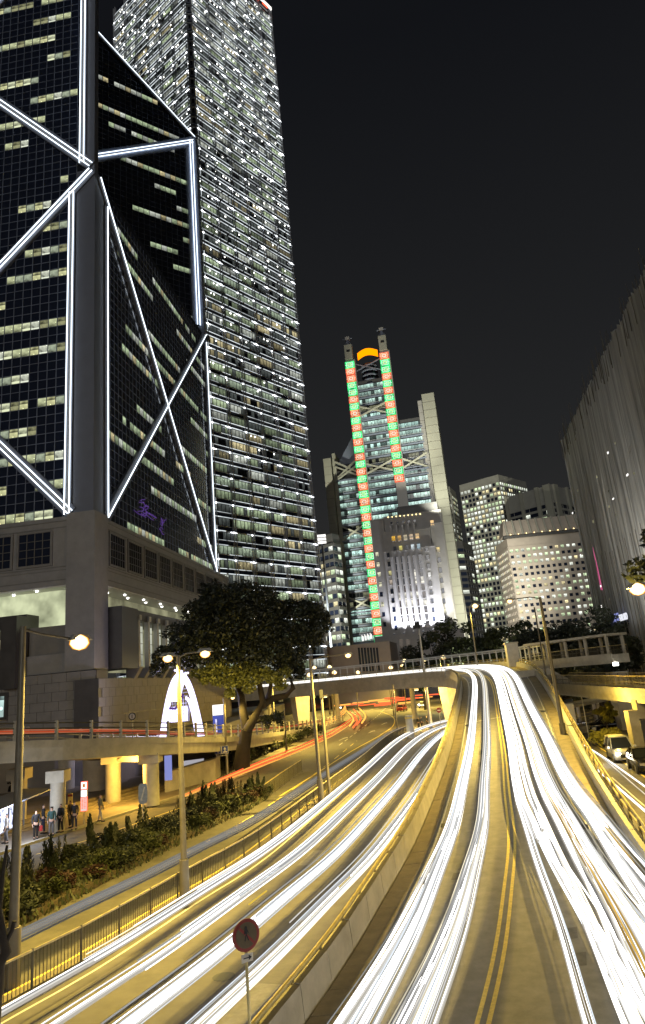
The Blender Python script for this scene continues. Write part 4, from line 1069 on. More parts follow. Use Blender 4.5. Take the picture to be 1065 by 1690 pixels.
for k in range(5):
    owin(649.7+k*9.8, 889-k*1.1, 1.4, 2.0, [(.9, .5, .05), (.7, .4, .1), (.6, .5, .3), (.6, .4, .2), (.8, .45, .08)][k], .8 if False else 0)
    owin(652+k*9.8, 906-k*1.1, 1.3, 2.0, [None, (.9, .8, .2), None, (.8, .95, 1), (.3, .5, .6)][k], 0)
    owin(646.5+k*9.5, 863-k*.9, .9, .8, None, .8)
    s, z = ox(645+k*9.8, 875); mb = MB(); mb.box(s-.3, s+.3, .2, .8, ox(645, 893)[1], ox(645, 868)[1], M['oldstone']); obuild(mb, 'pier')
for r in range(11): 
    y = 916+r*15; owin(641+(y-916)*.105, y, 1.1, 1.9, [(.0, 0, 0), None, (.7, .65, .3), (.6, .5, .4), None][r % 5] if r in (2, 3) else None, 0)
    y = 905+r*14.5; owin(704.5+(y-905)*.105, y, 1.1, 1.9, (.95, .95, .9) if r == 3 else None, 0)
for r in range(8):
    y = 915+r*16.5; owin(622.5+(y-915)*.11, y, 1.2, 1.8, (.95, .92, .65) if r in (0, 1, 2, 3, 5) else None, 3)
    y = 907+r*17; owin(723.5+(y-907)*.11, y, 1.2, 2.0, (.9, .85, .6) if r == 6 else ((.7, .5, .1) if r == 0 else None), 3)
owin(713.5, 863, 1.4, 2.2, (.9, .5, .1), 3)
mb = MB()
for k in range(26):
    s, z = ox(641+k*2.2, 854-k*.22, 5); mb.box(s-.16, s+.16, 4.7, 4.9, z-.2, z+.2+rng.random()*.2, M['sodium_s'] if k % 3 == 0 else M['hall'])
obuild(mb, 'cornice_lamps')
for (x, y) in ((663, 1064), (674, 1064), (696, 1060), (706, 1058), (716, 1058)):
    owin(x, y, 1.5, 4.2, (.12, .1, .08) if x < 680 else None, -6)
u = Vector((math.cos(OA), math.sin(OA), 0)); nn = Vector((math.sin(OA), -math.cos(OA), 0))
for k in range(6):
    s = s0+1+(s1-s0-2)*k/5; p = Vector((OO[0], OO[1], 0))+u*s+nn*3.2
    mb = MB(); mb.box(s-.4, s+.4, -3.5, -3.0, zt_ter, zt_ter+.5, M['mull']); mb.box(s-.35, s+.35, -3.2, -3.1, zt_ter+.5, zt_ter+.9, M['white']); obuild(mb, 'floodlight')
    spotl((p.x, p.y, zt_ter+.9), (p.x-nn.x*3.2, p.y-nn.y*3.2, zt_ter+16), 26000, (.88, .9, 1), 95, .9)
spotl((OO[0]+nn.x*45, OO[1]+nn.y*45, 9), (OO[0]+u.x*12, OO[1]+u.y*12, 42), 4.2e5, (.85, .88, 1), 60)  # added fill spot for the upper facade, no fixture built

# ------------------------------------------------------------------ generic slab blocks with a window grid
def grid_block(label, cat, name, C, angf, wf, angs, ws, zt, gx, gz, frac, col, p, seed, z0=4, ww=.62, wh=.6, spots=False, band=False, top=1.5):
    """C: nearest top corner (world xy); front runs along angf for wf (to the left if negative), side along angs for ws"""
    root = empty(name, (C[0], C[1], 0), label=label, cat=cat); rg = random.Random(seed)
    uf = Vector((math.cos(angf), math.sin(angf), 0)); us = Vector((math.cos(angs), math.sin(angs), 0))
    pts = [Vector((0, 0, 0)), us*ws, us*ws-uf*wf, -uf*wf]
    mb = MB(); poly_slab(mb, [(q.x, q.y) for q in pts], 0, zt, M[col]); mb.build('wall', root)
    for ang, a, b in ((angf, -wf, 0), (angs, 0, ws)):
        wn = MB(); fr_ = MB(); nx = int(abs(b-a)/gx); g_ = (b-a)/nx; nz = int((zt-top-z0)/gz)
        for r in range(nz):
            rowp = p*rg.choice((.3, .7, 1, 1.4, 1.7))
            for k in range(nx):
                s = a+k*g_; z = z0+r*gz; L = rg.random() < rowp
                mw_, mh_ = g_*(1-ww)/2, gz*(1-wh)/2
                if band: mw_ = .08
                pane_face(wn, s+mw_, s+g_-mw_, z+mh_, z+gz-mh_, -.02 if not band else -.05, M['win_spot' if spots else 'win'] if L else M['glassd'], tint(rg, .35, .9, 1.9, .3) if L else DARK, k*1.3, r*1.0)
                fr_.box(s+g_-mw_*.9 if not band else s+g_-.1, s+g_+mw_*.9 if not band else s+g_+.1, -.35, 0, z+mh_*.1, z+gz+mh_*.1, M[col])
            fr_.box(a, b, -.4, 0, z+gz-mh_, z+gz+mh_, M[col])
        wn.build('window_grid', root, (0, 0, 0), (0, 0, ang), 'stuff'); fr_.build('facade_frame', root, (0, 0, 0), (0, 0, ang), 'stuff')
    return root
def cornerdist(x, y, z): # distance at which the sight line reaches height z
    d = ray(x, y); return (z-CAMH)/(d[2]/math.hypot(d[0], d[1]))
def mk_block(label, cat, name, pc, pl, prr, zt, **kw):
    """three top corners in the photograph (nearest, left, right) all at height zt"""
    P = [atd(x, y, cornerdist(x, y, zt)) for x, y in (pc, pl, prr)]
    f = P[0]-P[1]; s = P[2]-P[0]
    return grid_block(label, cat, name, (P[0].x, P[0].y), math.atan2(f.y, f.x), math.hypot(f.x, f.y), math.atan2(s.y, s.x), math.hypot(s.x, s.y), zt, **kw)
b1 = mk_block('tall beige office block with small square lit windows, left of the stepped white column block', 'office block', 'office_block', (822, 783), (758, 801), (868, 795), 150, gx=2.9, gz=3.7, frac=.6, col='officestone', p=.72, seed=31, top=4, ww=.7, wh=.66)
b2 = mk_block('dark banded office block with white vertical pillars rising behind the low wide block', 'office block', 'office_block', (908, 800), (832, 822), (958, 812), 125, gx=6, gz=4.2, frac=.6, col='officestone', p=.22, seed=33, band=True, wh=.62, top=8)
b3 = mk_block('wide low office block with a ribbed flared crown and white lit square windows', 'office block', 'office_block', (836, 888), (818, 903), (966, 875), 78, gx=3.1, gz=3.4, frac=.6, col='officestone2', p=.55, seed=35, ww=.55, wh=.5, top=3)
b4 = mk_block('narrow grey office block peeping out right of the steel framed tower', 'office block', 'office_block', (742, 803), (728, 803), (752, 812), 150, gx=3.2, gz=4.0, frac=.6, col='officestone', p=.5, seed=37, top=3)
b5 = mk_block('dark office block with long horizontal bands between the steel tower and the beige block', 'office block', 'office_block', (763, 893), (738, 893), (779, 900), 90, gx=5, gz=3.9, frac=.6, col='darkbuild', p=.14, seed=39, band=True, top=3)
b6 = mk_block('dark block with green lit floors squeezed between the two tall towers', 'office block', 'office_block', (548, 880), (505, 893), (560, 884), 70, gx=2.6, gz=3.4, frac=.6, col='darkbuild', p=.45, seed=41, band=True, top=3)
# white pillars of the banded block
for pc, a, b, L in (((908, 800), 0, 0, 1),):
    P0 = atd(908, 800, cornerdist(908, 800, 125)); P1 = atd(832, 822, cornerdist(832, 822, 125)); P2 = atd(958, 812, cornerdist(958, 812, 125))
    for k, (A_, B_, t, wd) in enumerate(((P1, P0, .05, 2.2), (P1, P0, .38, 2.2), (P1, P0, .72, 2.5), (P1, P0, .93, 5), (P0, P2, .12, 5), (P0, P2, .5, 2.0), (P0, P2, .82, 2.0))):
        q = A_.lerp(B_, t); d = (B_-A_).normalized(); mb = MB(); ang = math.atan2(d.y, d.x)
        mb.box(-wd/2, wd/2, -1.6, 1, 0, 125.6, M['white' if False else 'beige']); mb.build('pillar', b2, (q.x-P0.x, q.y-P0.y, 0), (0, 0, ang))
# ribbed flared crown
P0 = atd(836, 888, cornerdist(836, 888, 78)); P1 = atd(818, 903, cornerdist(818, 903, 78)); P2 = atd(966, 875, cornerdist(966, 875, 78))
d = (P2-P0); Lf = math.hypot(d.x, d.y); ang = math.atan2(d.y, d.x)
mb = MB(); mb.hexa([(-2, -1.5, 79), (Lf, -1.5, 79), (Lf, 12, 79), (-2, 12, 79), (0, 2.5, 88), (Lf, 2.5, 88), (Lf, 12, 88), (0, 12, 88)], M['officestone2']); mb.build('crown', b3, (0, 0, 0), (0, 0, ang))
k = 0
while k*4.4 < Lf-1:
    s = k*4.4; mb = MB(); mb.hexa([(s, -2.6, 79), (s+.8, -2.6, 79), (s+.8, -1.0, 79), (s, -1.0, 79), (s, 1.5, 88.3), (s+.8, 1.5, 88.3), (s+.8, 3, 88.3), (s, 3, 88.3)], M['officestone']); mb.build('crown_rib', b3, (0, 0, 0), (0, 0, ang))
    mb = MB(); mb.box(s+2, s+2.5, -2.0, -1.6, 79.1, 79.6, M['sodium_s']); mb.build('crown_lamp', b3, (0, 0, 0), (0, 0, ang)); k += 1
mb = MB(); mb.box(-2, Lf, -2.4, 1, 77.4, 78.6, M['darkbuild']); mb.build('ledge', b3, (0, 0, 0), (0, 0, ang))
for (x, y, m, h) in ((528, 884, 'hall', 0),):
    P = atd(531, 890, 262); t = empty('lit_roof_sign', tuple(P), label='small pale sign of lit stripes right of the light row tower', cat='sign')
    for q in range(3): mb = MB(); mb.box(-1.7, 1.7, -.2, .2, -1.7+q*1.3, -.8+q*1.3, M['signwhite']); mb.build('sign_bar', t)
    mb = MB(); mb.box(-.3, .3, .3, .8, -70, 2, M['mull']); mb.build('post', t)

# low arcaded building in front of the headquarters
AO = atd(600, 1100, 240); ar = empty('arcade_building', (AO.x, AO.y, 0), label='low tan stone building with tall narrow window slots and small lit letters on its roof', cat='building')
axl = lambda x, y: onplane(x, y, (AO.x, AO.y), OA)
s0_, z0_ = axl(585, 1064); s1_, z1_ = axl(642, 1054)
mb = MB(); mb.box(s0_-12, s1_, 0, 20, 0, z1_-.8, M['officestone2']); mb.build('wall', ar, (0, 0, 0), (0, 0, OA))
for k in range(7):
    s, z = axl(594+k*5, 1085); mb = MB(); mb.box(s-.35, s+.35, -.05, .3, z-4.5, z+3.2, M['glassd']); mb.box(s-.5, s-.35, -.3, 0, z-4.5, z+3.4, M['officestone2']); mb.box(s+.35, s+.5, -.3, 0, z-4.5, z+3.4, M['officestone2']); mb.build('window_slot', ar, (0, 0, 0), (0, 0, OA))
for k in range(4):
    s, z = axl(599+k*4.5, 1053-k*1.2); mb = MB(); mb.box(s-.28, s-.08, -.2, 0, z-1, z+1, M['signwhite']); mb.box(s+.1, s+.3, -.2, 0, z-1, z+.6, M['signwhite']); mb.build('roof_letter', ar, (0, 0, 0), (0, 0, OA))
# dark base and podium far behind, closes the street
for (x, wd, h, D, lab) in ((500, 60, 16, 300, 'long dim podium building seen under the left end of the flyover'), (700, 50, 15, 330, 'long dim colonnaded building seen under the middle of the flyover')):
    P = atd(x, 1120, D); t = empty('far_podium', (P.x, P.y, 0), label=lab, cat='building')
    mb = MB(); mb.box(-wd/2, wd/2, 0, 15, 0, h, M['officestone2']); mb.build('wall', t)
    for k in range(int(wd/4)):
        mb = MB(); s = -wd/2+1+k*4; pane_face(mb, s, s+2, 1, h-5, -.05, M['win'] if k % 3 else M['glassd'], (.6, .4, .15, 1), k*1.7, k*.3); mb.box(s-.9, s-.3, -.4, 0, 0, h-3, M['officestone2']); mb.build('window', t)
    point((P.x, P.y-10, 8), 9000, (1, .6, .2), .3)

# ------------------------------------------------------------------ building wrapped in scaffold netting (right)
SA, SB = Vector((58.7, 156, 0)), Vector((44.0, 60.0, 0)); SH = 58.5
sc = empty('scaffolded_building', tuple(SA), label='building at the right edge wrapped in grey scaffold netting with bamboo poles above its roofline', cat='building')
sd = SB-SA; SL = sd.length; sa_ = math.atan2(sd.y, sd.x); rg = random.Random(3)
mb = MB(); nx, nz = 330, 26; prof = []
v = 0
for i in range(nx+1):
    v = v*.4+rg.gauss(0, .5); prof.append(v+(.5 if i % 9 == 0 else 0)+.4*math.sin(i*.21))
P = []; F = []
for j in range(nz+1):
    for i in range(nx+1):
        z = 1.5+(SH-1.5)*j/nz; k = prof[i]*(.55+.45*math.cos(j*.35+i*.02)); P.append((SL*i/nx, -.2+k*.32+.08*rg.random(), z+(rg.uniform(-.5, .5) if j in (0, nz) else 0)))
for j in range(nz):
    for i in range(nx): a = j*(nx+1)+i; F.append((a, a+1, a+nx+2, a+nx+1))
P = [(x, -y-1.2, z) for x, y, z in P]
mb.idx(P, F, M['netting'], True); mb.build('netting', sc, (0, 0, 0), (0, 0, sa_))
for k in range(26):
    s = rg.uniform(2, SL*.8); z = rg.uniform(10, 44); mb = MB(); mb.box(s, s+rg.uniform(.2, 1.0), -2.6, -2.5, z, z+rg.uniform(.15, .5), M['hall'] if k % 3 else M['signwhite']); mb.build('lit_speck', sc, (0, 0, 0), (0, 0, sa_))  # small glowing specks scattered over the netting
mb = MB(); mb.box(0, SL, .3, 30, 0, SH-1.5, M['concrete_d']); mb.build('wall', sc, (0, 0, 0), (0, 0, sa_))
mb = MB(); mb.box(-.4, 0, -1.4, 30, 5, SH, M['netting']); mb.build('end_netting', sc, (0, 0, 0), (0, 0, sa_))
bp = MB(); bp.tube([(0, 0, 0), (.05, 0, 3), (0, .05, 6)], [.06, .05, .035], M['bamboo'], 5); bme = bp.mesh('bamboo_pole')
u = sd.normalized(); nn = Vector((u.y, -u.x, 0))
for k in range(110):
    s = rg.uniform(0, SL); o = place(bme, 'bamboo_pole', sc, u*s+nn*rg.uniform(.6, 1.8)+Vector((0, 0, SH-4.6+rg.uniform(-.6, 1.4))), (rg.uniform(-.05, .05), rg.uniform(-.05, .05), 0)); o.scale = (1, 1, rg.uniform(.7, 1.2))
for k in range(30):
    s = SL*k/30+rg.uniform(-.6, .6); o = place(bme, 'bamboo_pole', sc, u*s+nn*2.0+Vector((0, 0, rg.uniform(0, 1))), (0, 0, 0)); o.scale = (1.2, 1.2, 4.5)
spotl((40, 103, 14), (54, 128, 40), 13000, (1, .96, .88), 110, .8)  # this and the next spot are added to brighten the netting
spotl((38, 88, 13.5), (50, 98, 16), 7000, (1, .72, .3), 100, .8)
# lit lettering seen through the netting
sx_, sz_ = onplane(1036, 1020, (SA.x, SA.y), sa_); ex_, ez_ = onplane(1066, 1012, (SA.x, SA.y), sa_)
t = empty('lit_lettering', tuple(SA+u*sx_+nn*2.6+Vector((0, 0, sz_))), label='glowing blue and white lettering on the netting below the big street lamp', cat='sign', )
def text_mesh(body, size, m, depth=.02, font_align='LEFT'):
    cu = bpy.data.curves.new('t', 'FONT'); cu.body = body; cu.size = size; cu.extrude = depth; cu.align_x = font_align
    o = bpy.data.objects.new('t', cu); COL.objects.link(o); dg = bpy.context.evaluated_depsgraph_get()
    me = bpy.data.meshes.new_from_object(o.evaluated_get(dg)); me.name = 'lettering'; bpy.data.objects.remove(o); me.materials.clear(); me.materials.append(m); return me
tl = (ex_-sx_)
mb = MB(); mb.box(0, abs(tl)*.35, -.1, .1, -.9, .9, M['blue']); mb.build('blue_block', t, (0, 0, 0), (0, 0, sa_))
me = text_mesh('STR HO', 1.7, emis('letter_light', (.9, .92, 1), .95), .08); place(me, 'letters', t, u*(abs(tl)*.38)+Vector((0, 0, -.7)), (math.pi/2, 0, sa_))
# magenta vertical light strip at the edge of the netting
pA = atd(977, 905, 158); pB = atd(990, 975, 158); t = empty('pink_light_strip', tuple(pA), label='thin magenta vertical light strip at the left edge of the netting', cat='sign')
mb = MB(); mb.tube([(0, -1.5, 0), pB-pA+Vector((0, -1.5, 0))], .35, emis('magenta_light', (1, .18, .42), .7), 6); mb.tube([(1.2, -1.5, 3), pB-pA+Vector((1.2, -1.5, 0))], .12, M['signwhite'], 6); mb.build('light_strip', t)

# ------------------------------------------------------------------ footbridges at the right and the walkway railing behind the flyover bend
wf = empty('covered_walkway', (0, 0, 0), label='pale curved walkway frame of upright posts and rails behind the flyover bend', cat='walkway')
wp = catmull([(31.5, 111, 0), (30, 121, 0), (24.5, 131, 0), (13.5, 140.5, 0), (1.5, 149, 0), (-14, 159, 0), (-40, 175, 0)], 1.7)
zb = 8.3
for z, r, nm in ((11.0, .16, 'top_rail'), (10.7, .1, 'top_rail'), (9.3, .05, 'rail'), (8.7, .05, 'rail')):
    mb = MB(); mb.tube([p+Vector((0, 0, z)) for p in wp], r, M['white'], 6); mb.build(nm, wf)
mb = MB(); strip(mb, offset(wp, -1.2), offset(wp, 1.2), 7.6, 8.3, M['concrete']); mb.build('walkway_deck', wf)
pm = MB(); pm.bar((0, 0, 8.3), (0, 0, 11), .2, .2, M['white']); pme = pm.mesh('post')
for p in resample(wp, 1.75): place(pme, 'post', wf, p)
for p in resample(wp, 18)[1:]: mb = MB(); mb.cyl((p.x, p.y), .5, .5, 0, 7.6, M['concrete'], 12); mb.build('pier', wf)
mb = MB(); q = atd(846, 1080, 113); mb.box(q.x-.9, q.x+.9, q.y-.6, q.y+.6, 6.6, 11.4, M['whitewall']); mb.box(q.x-1.0, q.x+1.0, q.y-.7, q.y+.7, 11.4, 11.6, M['concrete']); mb.build('end_pillar', wf)
def bridge(A, B, zd, zr, label, name, wd=3.0, roof=True, rail_step=2.2, thickz=1.1, post_m='whitewall', npost=5, zdB=None):
    """straight footbridge from A to B (world xy)"""
    t = empty(name, (A[0], A[1], 0), label=label, cat='footbridge'); d = Vector((B[0]-A[0], B[1]-A[1], 0)); L = d.length; ang = math.atan2(d.y, d.x); dz = (zdB-zd) if zdB is not None else 0
    def hx_(mb, y0, y1, z0, z1, m, x0=0, x1=None):
        x1 = L if x1 is None else x1; a, b = dz*x0/L, dz*x1/L
        mb.hexa([(x0, y0, z0+a), (x1, y0, z0+b), (x1, y1, z0+b), (x0, y1, z0+a), (x0, y0, z1+a), (x1, y0, z1+b), (x1, y1, z1+b), (x0, y1, z1+a)], m)
    mb = MB(); hx_(mb, 0, wd, zd-thickz, zd, M['concrete']); hx_(mb, -.12, 0, zd-thickz*.55, zd+.12, M['concrete']); mb.build('deck', t, rot=(0, 0, ang))
    for yy in (.05, wd-.05):
        n_ = int(L/rail_step)
        for h in (1.1, .6): mb = MB(); hx_(mb, yy-.03, yy+.03, zd+h-.03, zd+h+.03, M['raily' if h > 1 else 'rail']); mb.build('handrail', t, rot=(0, 0, ang))
        for k in range(n_+1):
            x = L*k/n_; mb = MB(); mb.box(x-.03, x+.03, yy-.03, yy+.03, zd+dz*x/L, zd+1.1+dz*x/L, M['rail']); mb.build('rail_post', t, rot=(0, 0, ang))
        mb = MB()
        for k in range(int(L/.16)):
            x = k*.16; mb.box(x, x+.02, yy-.01, yy+.01, zd+dz*x/L, zd+1.05+dz*x/L, M['rail'])
        mb.build('balusters', t, rot=(0, 0, ang), kind='stuff')
    if roof:
        mb = MB(); hx_(mb, -.4, wd+.4, zr, zr+.3, M['concrete']); mb.build('roof', t, rot=(0, 0, ang))
        for k in range(npost):
            x = .5+(L-1)*k/(npost-1); mb = MB(); mb.box(x-.16, x+.16, -.05, .25, zd+dz*x/L, zr+dz*x/L, M[post_m]); mb.build('post', t, rot=(0, 0, ang)); mb = MB(); mb.box(x-.16, x+.16, wd-.25, wd+.05, zd+dz*x/L, zr+dz*x/L, M[post_m]); mb.build('post', t, rot=(0, 0, ang))
    return t
a = atd(872, 1093, 108); b = atd(1012, 1091, 97)
bridge(a, b, 8.4, 10.7, 'upper covered footbridge with white posts meeting the netted building', 'footbridge', post_m='concrete')
a = atd(902, 1128, 92); b = atd(1085, 1134, 62)
bridge(a, b, 5.6, 0, 'lower tan open footbridge with dark railings crossing to the netted building', 'footbridge', roof=False, zdB=5.2)
q = atd(880, 1128, 94); mb = MB(); mb.hexa([(q.x-3, q.y, 4.4), (q.x+6, q.y-3, 4.4), (q.x+6, q.y+4, 4.4), (q.x-3, q.y+4, 4.4), (q.x-3, q.y, 7.4), (q.x+2, q.y-1, 7.4), (q.x+2, q.y+4, 7.4), (q.x-3, q.y+4, 7.4)], M['concrete'])
tag(mb.build('bridge_landing'), 'tan concrete landing block where the two footbridges meet beside the flyover', 'landing')
q = atd(905, 1165, 92); mb = MB(); mb.cyl((q.x, q.y+2), .6, .6, 0, 4.6, M['concrete'], 14); tag(mb.build('bridge_column'), 'round concrete column standing under the footbridge landing', 'column')
a = atd(944, 1175, 86); b = atd(1016, 1160, 98)
t = bridge(a, b, .7, 3.0, 'low white canopy walkway below the tan footbridge', 'canopy_walkway', wd=2.2, thickz=.6, npost=3, post_m='white')
q = atd(960, 1150, 82); t = empty('canopy_fill_lamp', (q.x, q.y, 0), label='small white lamp added on a post to brighten the white canopy walkway', cat='lamp'); mb = MB(); mb.tube([(0, 0, 0), (0, 0, 4.6)], .05, M['steel'], 6); mb.build('pole', t); mb = MB(); mb.cyl((0, 0), .12, .12, 4.6, 4.8, M['spot'], 8); mb.build('lamp_glass', t); point((q.x, q.y+.4, 5.1), 1400, (1, .97, .9), .2)  # lamp put in to brighten the canopy roof
q = atd(941, 1175, 84); mb = MB(); mb.box(q.x-.8, q.x+.4, q.y-.4, q.y+.4, 0, 3.6, M['whitewall']); tag(mb.build('gate_pillar'), 'pale stone pillar at the left end of the white canopy walkway', 'pillar')
q = atd(1012, 1100, 97); point((q.x, q.y-1, 7.2), 2200, (.85, .92, 1), .25)
t = empty('bridge_flood_lamp', (q.x, q.y-1, 7.2), label='bright white lamp under the upper footbridge beside the netting', cat='lamp'); mb = MB(); mb.cyl((0, 0), .35, .35, -.2, .2, M['spot'], 10); mb.build('lamp_glass', t); mb = MB(); mb.box(-.1, .1, 0, 1.2, .2, .35, M['steel']); mb.build('bracket', t)
# white wall below and stepped ochre wall at the right edge
q0 = atd(1010, 1110, 88); mb = MB(); mb.box(q0.x, q0.x+1.8, q0.y, q0.y+2, 0, 6.4, M['whitewall']); tag(mb.build('stair_wall'), 'white rendered wall lit by the lamp at the foot of the netting', 'wall')
q0 = atd(1040, 1190, 66); mb = MB(); mb.box(q0.x, q0.x+.8, q0.y, q0.y+1, 0, 3.6, M['concrete_d']); mb.box(q0.x+.8, q0.x+8, q0.y, q0.y+1, 2.9, 4.4, M['concrete_d']); mb.box(q0.x+1.2, q0.x+8, q0.y+.9, q0.y+1.2, 0, 2.7, M['darkbuild']); tag(mb.build('stepped_wall'), 'stepped concrete wall with dark opening behind the parked cars', 'wall')
# kerbed verge with lit shrubs on the side road
vp = [atz(x, y) for x, y in ((1000, 1214), (985, 1222), (1010, 1236), (1075, 1285), (1120, 1320), (1200, 1300), (1150, 1200), (1040, 1195))]
mb = MB(); poly_slab(mb, [(p.x, p.y) for p in vp][::1], 0, .14, M['paving']); tag(mb.build('side_pavement'), kind='structure')
line_ground('side_edge_line', catmull([atz(975, 1224), atz(1000, 1240), atz(1035, 1262), atz(1090, 1300)], 1), .15, M['yline'])
line_ground('side_lane_line', catmull([atz(1010, 1283), atz(1050, 1318), atz(1090, 1352)], 1), .1, M['wline'])

# ------------------------------------------------------------------ elevated side road at the left
EP = [(-60, 1229.5, 51), (0, 1225.6, 51), (105, 1222, 53), (210, 1218.7, 57), (300, 1217.5, 63), (390, 1217, 79), (450, 1210, 96), (520, 1201, 122), (570, 1192, 150)]
ed = [atd(*p) for p in EP]; ed = [Vector((p.x, p.y, max(.25, p.z))) for p in ed]; ed = catmull([(-70, ed[0].y-1, ed[0].z+.3)]+[tuple(p) for p in ed], 2)
eb = offset(ed, -9.0)
er = empty('elevated_road', (0, 0, 0), label='elevated side road with tan concrete edge beam and metal rails crossing the left side', cat='bridge')
mb = MB()
for i in range(len(ed)-1):
    def lv(p, d): return Vector((p.x, p.y, max(0.01, p.z+d)))
    a, b, c, d = ed[i], ed[i+1], eb[i+1], eb[i]; dp = -1.25
    mb.face([lv(a, -.35), lv(b, -.35), lv(c, -.35), lv(d, -.35)], M['asphalt2'])
    mb.face([lv(a, dp), lv(a, 0), lv(b, 0), lv(b, dp)][::-1], M['concrete']); mb.face([lv(d, dp), lv(d, 0), lv(c, 0), lv(c, dp)], M['concrete'])
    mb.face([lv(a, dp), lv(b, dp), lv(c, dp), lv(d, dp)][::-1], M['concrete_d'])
mb.build('deck', er)
mb = MB(); A = offset(ed, .12); B = offset(ed, -.35)
for i in range(len(ed)-1):
    q = [A[i], A[i+1], B[i+1], B[i]]; mb.hexa([p+Vector((0, 0, -.42)) for p in q]+[p+Vector((0, 0, .06)) for p in q], M['concrete'])
mb.build('edge_beam', er)
for z in (.45, .8, 1.15):
    mb = MB(); mb.tube([p+Vector((0, 0, z)) for p in offset(ed, -.1)], .045, M['rail'], 5); mb.build('handrail', er)
    mb = MB(); mb.tube([p+Vector((0, 0, z)) for p in offset(eb, .1)], .045, M['steel'], 5); mb.build('handrail', er)
pm = MB(); pm.box(-.1, .1, -.08, .08, 0, 1.3, M['concrete']); pme = pm.mesh('parapet_post')
for p in resample(offset(ed, -.1), 2.9): place(pme, 'parapet_post', er, p)
for p in resample(offset(eb, .1), 2.9): place(pme, 'parapet_post', er, p)
def ecol(x, y, D, r, label=None):
    p = atd(x, y, D); mb = MB(); zt = 3.2; mb.cyl((p.x, p.y), r, r, .1, zt, M['concrete'], 16); mb.box(p.x-r*1.25, p.x+r*1.25, p.y-r*1.25, p.y+r*1.25, zt, zt+.75, M['concrete']); mb.build('column', er)
ecol(187, 1300, 64.5, .62); ecol(250, 1300, 60.5, .62); ecol(96, 1300, 54, .5); ecol(32, 1300, 60, .55); ecol(160, 1270, 76, 1.3); ecol(110, 1270, 80, .8)
# lamp-lit soffit between the columns
p0, p1 = atd(187, 1240, 64.5), atd(250, 1240, 60.5)
mb = MB(); q = lambda p, z, k=0: (p.x, p.y+k, z)
mb.hexa([q(p0, 3.3, -.3), q(p1, 3.3, -.3), q(p1, 3.3, 4), q(p0, 3.3, 4), (p0.x+1, p0.y-.2, 4.3), (p1.x-1, p1.y-.2, 4.3), (p1.x-1, p1.y+4, 4.3), (p0.x+1, p0.y+4, 4.3)], M['concrete']); mb.build('crosshead', er)
point(((p0.x+p1.x)/2, p0.y-3.2, 2.7), 1500, (1, .58, .1), .2)
point(((p0.x+p1.x)/2-13, p0.y-3, 3.0), 500, (1, .62, .2), .2)
# solid ramp wall to the right of the columns
pa, pb = atd(272, 1290, 67), atd(356, 1285, 72); d = pb-pa
mb = MB(); mb.hexa([(pa.x, pa.y, 0), (pb.x, pb.y, 0), (pb.x, pb.y+3, 0), (pa.x, pa.y+3, 0), (pa.x, pa.y, 1.7), (pb.x, pb.y, 2.0), (pb.x, pb.y+3, 2.0), (pa.x, pa.y+3, 1.7)], M['concrete']); mb.build('ramp_wall', er)
a4 = [atd(297, 1257, 71), atd(297, 1268, 71), atd(336, 1256, 73), atd(336, 1252, 73)]
mb = MB(); mb.hexa([a4[1], a4[2], a4[2]+Vector((0, .2, 0)), a4[1]+Vector((0, .2, 0)), a4[0], a4[3], a4[3]+Vector((0, .2, 0)), a4[0]+Vector((0, .2, 0))], emis('pale_slot_light', (.8, .78, .85), .5)); mb.build('light_slot', er)
mb = MB(); q = atd(278, 1268, 66); mb.box(q.x-.3, q.x+.3, q.y-.1, q.y+.1, 1.2, 3.2, M['blue']); tag(mb.build('lit_blue_panel'), 'small glowing blue panel under the elevated road beside a column', 'sign')
# red tail light streaks over it
for k in range(5):
    mb = MB(); Q = offset(ed, -2.2-.45*k); mb.tube([p+Vector((0, 0, .55+.12*(k % 3))) for p in Q], .035, trailmat(RD if k % 2 else (1, .3, .15), .5 if k < 3 else .25), 4)
    tag(mb.build('light_trail'), 'thin red tail light streak along the elevated side road', 'light trail', 'red light trails on the elevated road')

# ------------------------------------------------------------------ glowing arch sculpture and lit kiosk on the plaza
ap = atd(300, 1200, 82); t = empty('arch_sculpture', (ap.x, ap.y, 3.7), label='tall glowing white violet pointed arch decoration on the plaza behind the elevated road', cat='decoration')
Wd, Ht = 2.45, 6.9
def parab(w_, h_, n=24, z0=0): return [(w_*math.copysign(1-abs(1-abs(2*k/n-1))**1.0, 0) if False else w_*(2*k/n-1), h_*(1-abs(2*k/n-1)**2.3)+z0) for k in range(n+1)]
for (w0, h0, wi, hi_, nm) in ((Wd, Ht, Wd*.74, Ht*.86, 'arch_rib'),):
    o, i_ = parab(w0, h0), parab(wi, hi_); mb = MB()
    for k in range(len(o)-1): mb.hexa([(o[k][0], -.25, o[k][1]), (o[k+1][0], -.25, o[k+1][1]), (i_[k+1][0], -.25, i_[k+1][1]), (i_[k][0], -.25, i_[k][1]), (o[k][0], .25, o[k][1]), (o[k+1][0], .25, o[k+1][1]), (i_[k+1][0], .25, i_[k+1][1]), (i_[k][0], .25, i_[k][1])], M['arch'])
    mb.build(nm, t)
o = parab(Wd*.45, Ht*.6); mb = MB(); mb.tube([(x+.55, -.1, z) for x, z in o[12:]], .18, M['arch'], 6); mb.build('inner_rib', t)
mb = MB()
for k in range(9):
    x = -1.55+k*.3; mb.bar((x, .05, 1.7), (x, .05, min(5.2, 2.6+1.2*(1-abs(x)/2)*2)), .05, .05, M['archdim'])
for k in range(10): z = 1.7+k*.38; mb.bar((-1.5+k*.08, .05, z), (.8, .05, z), .05, .05, M['archdim'])
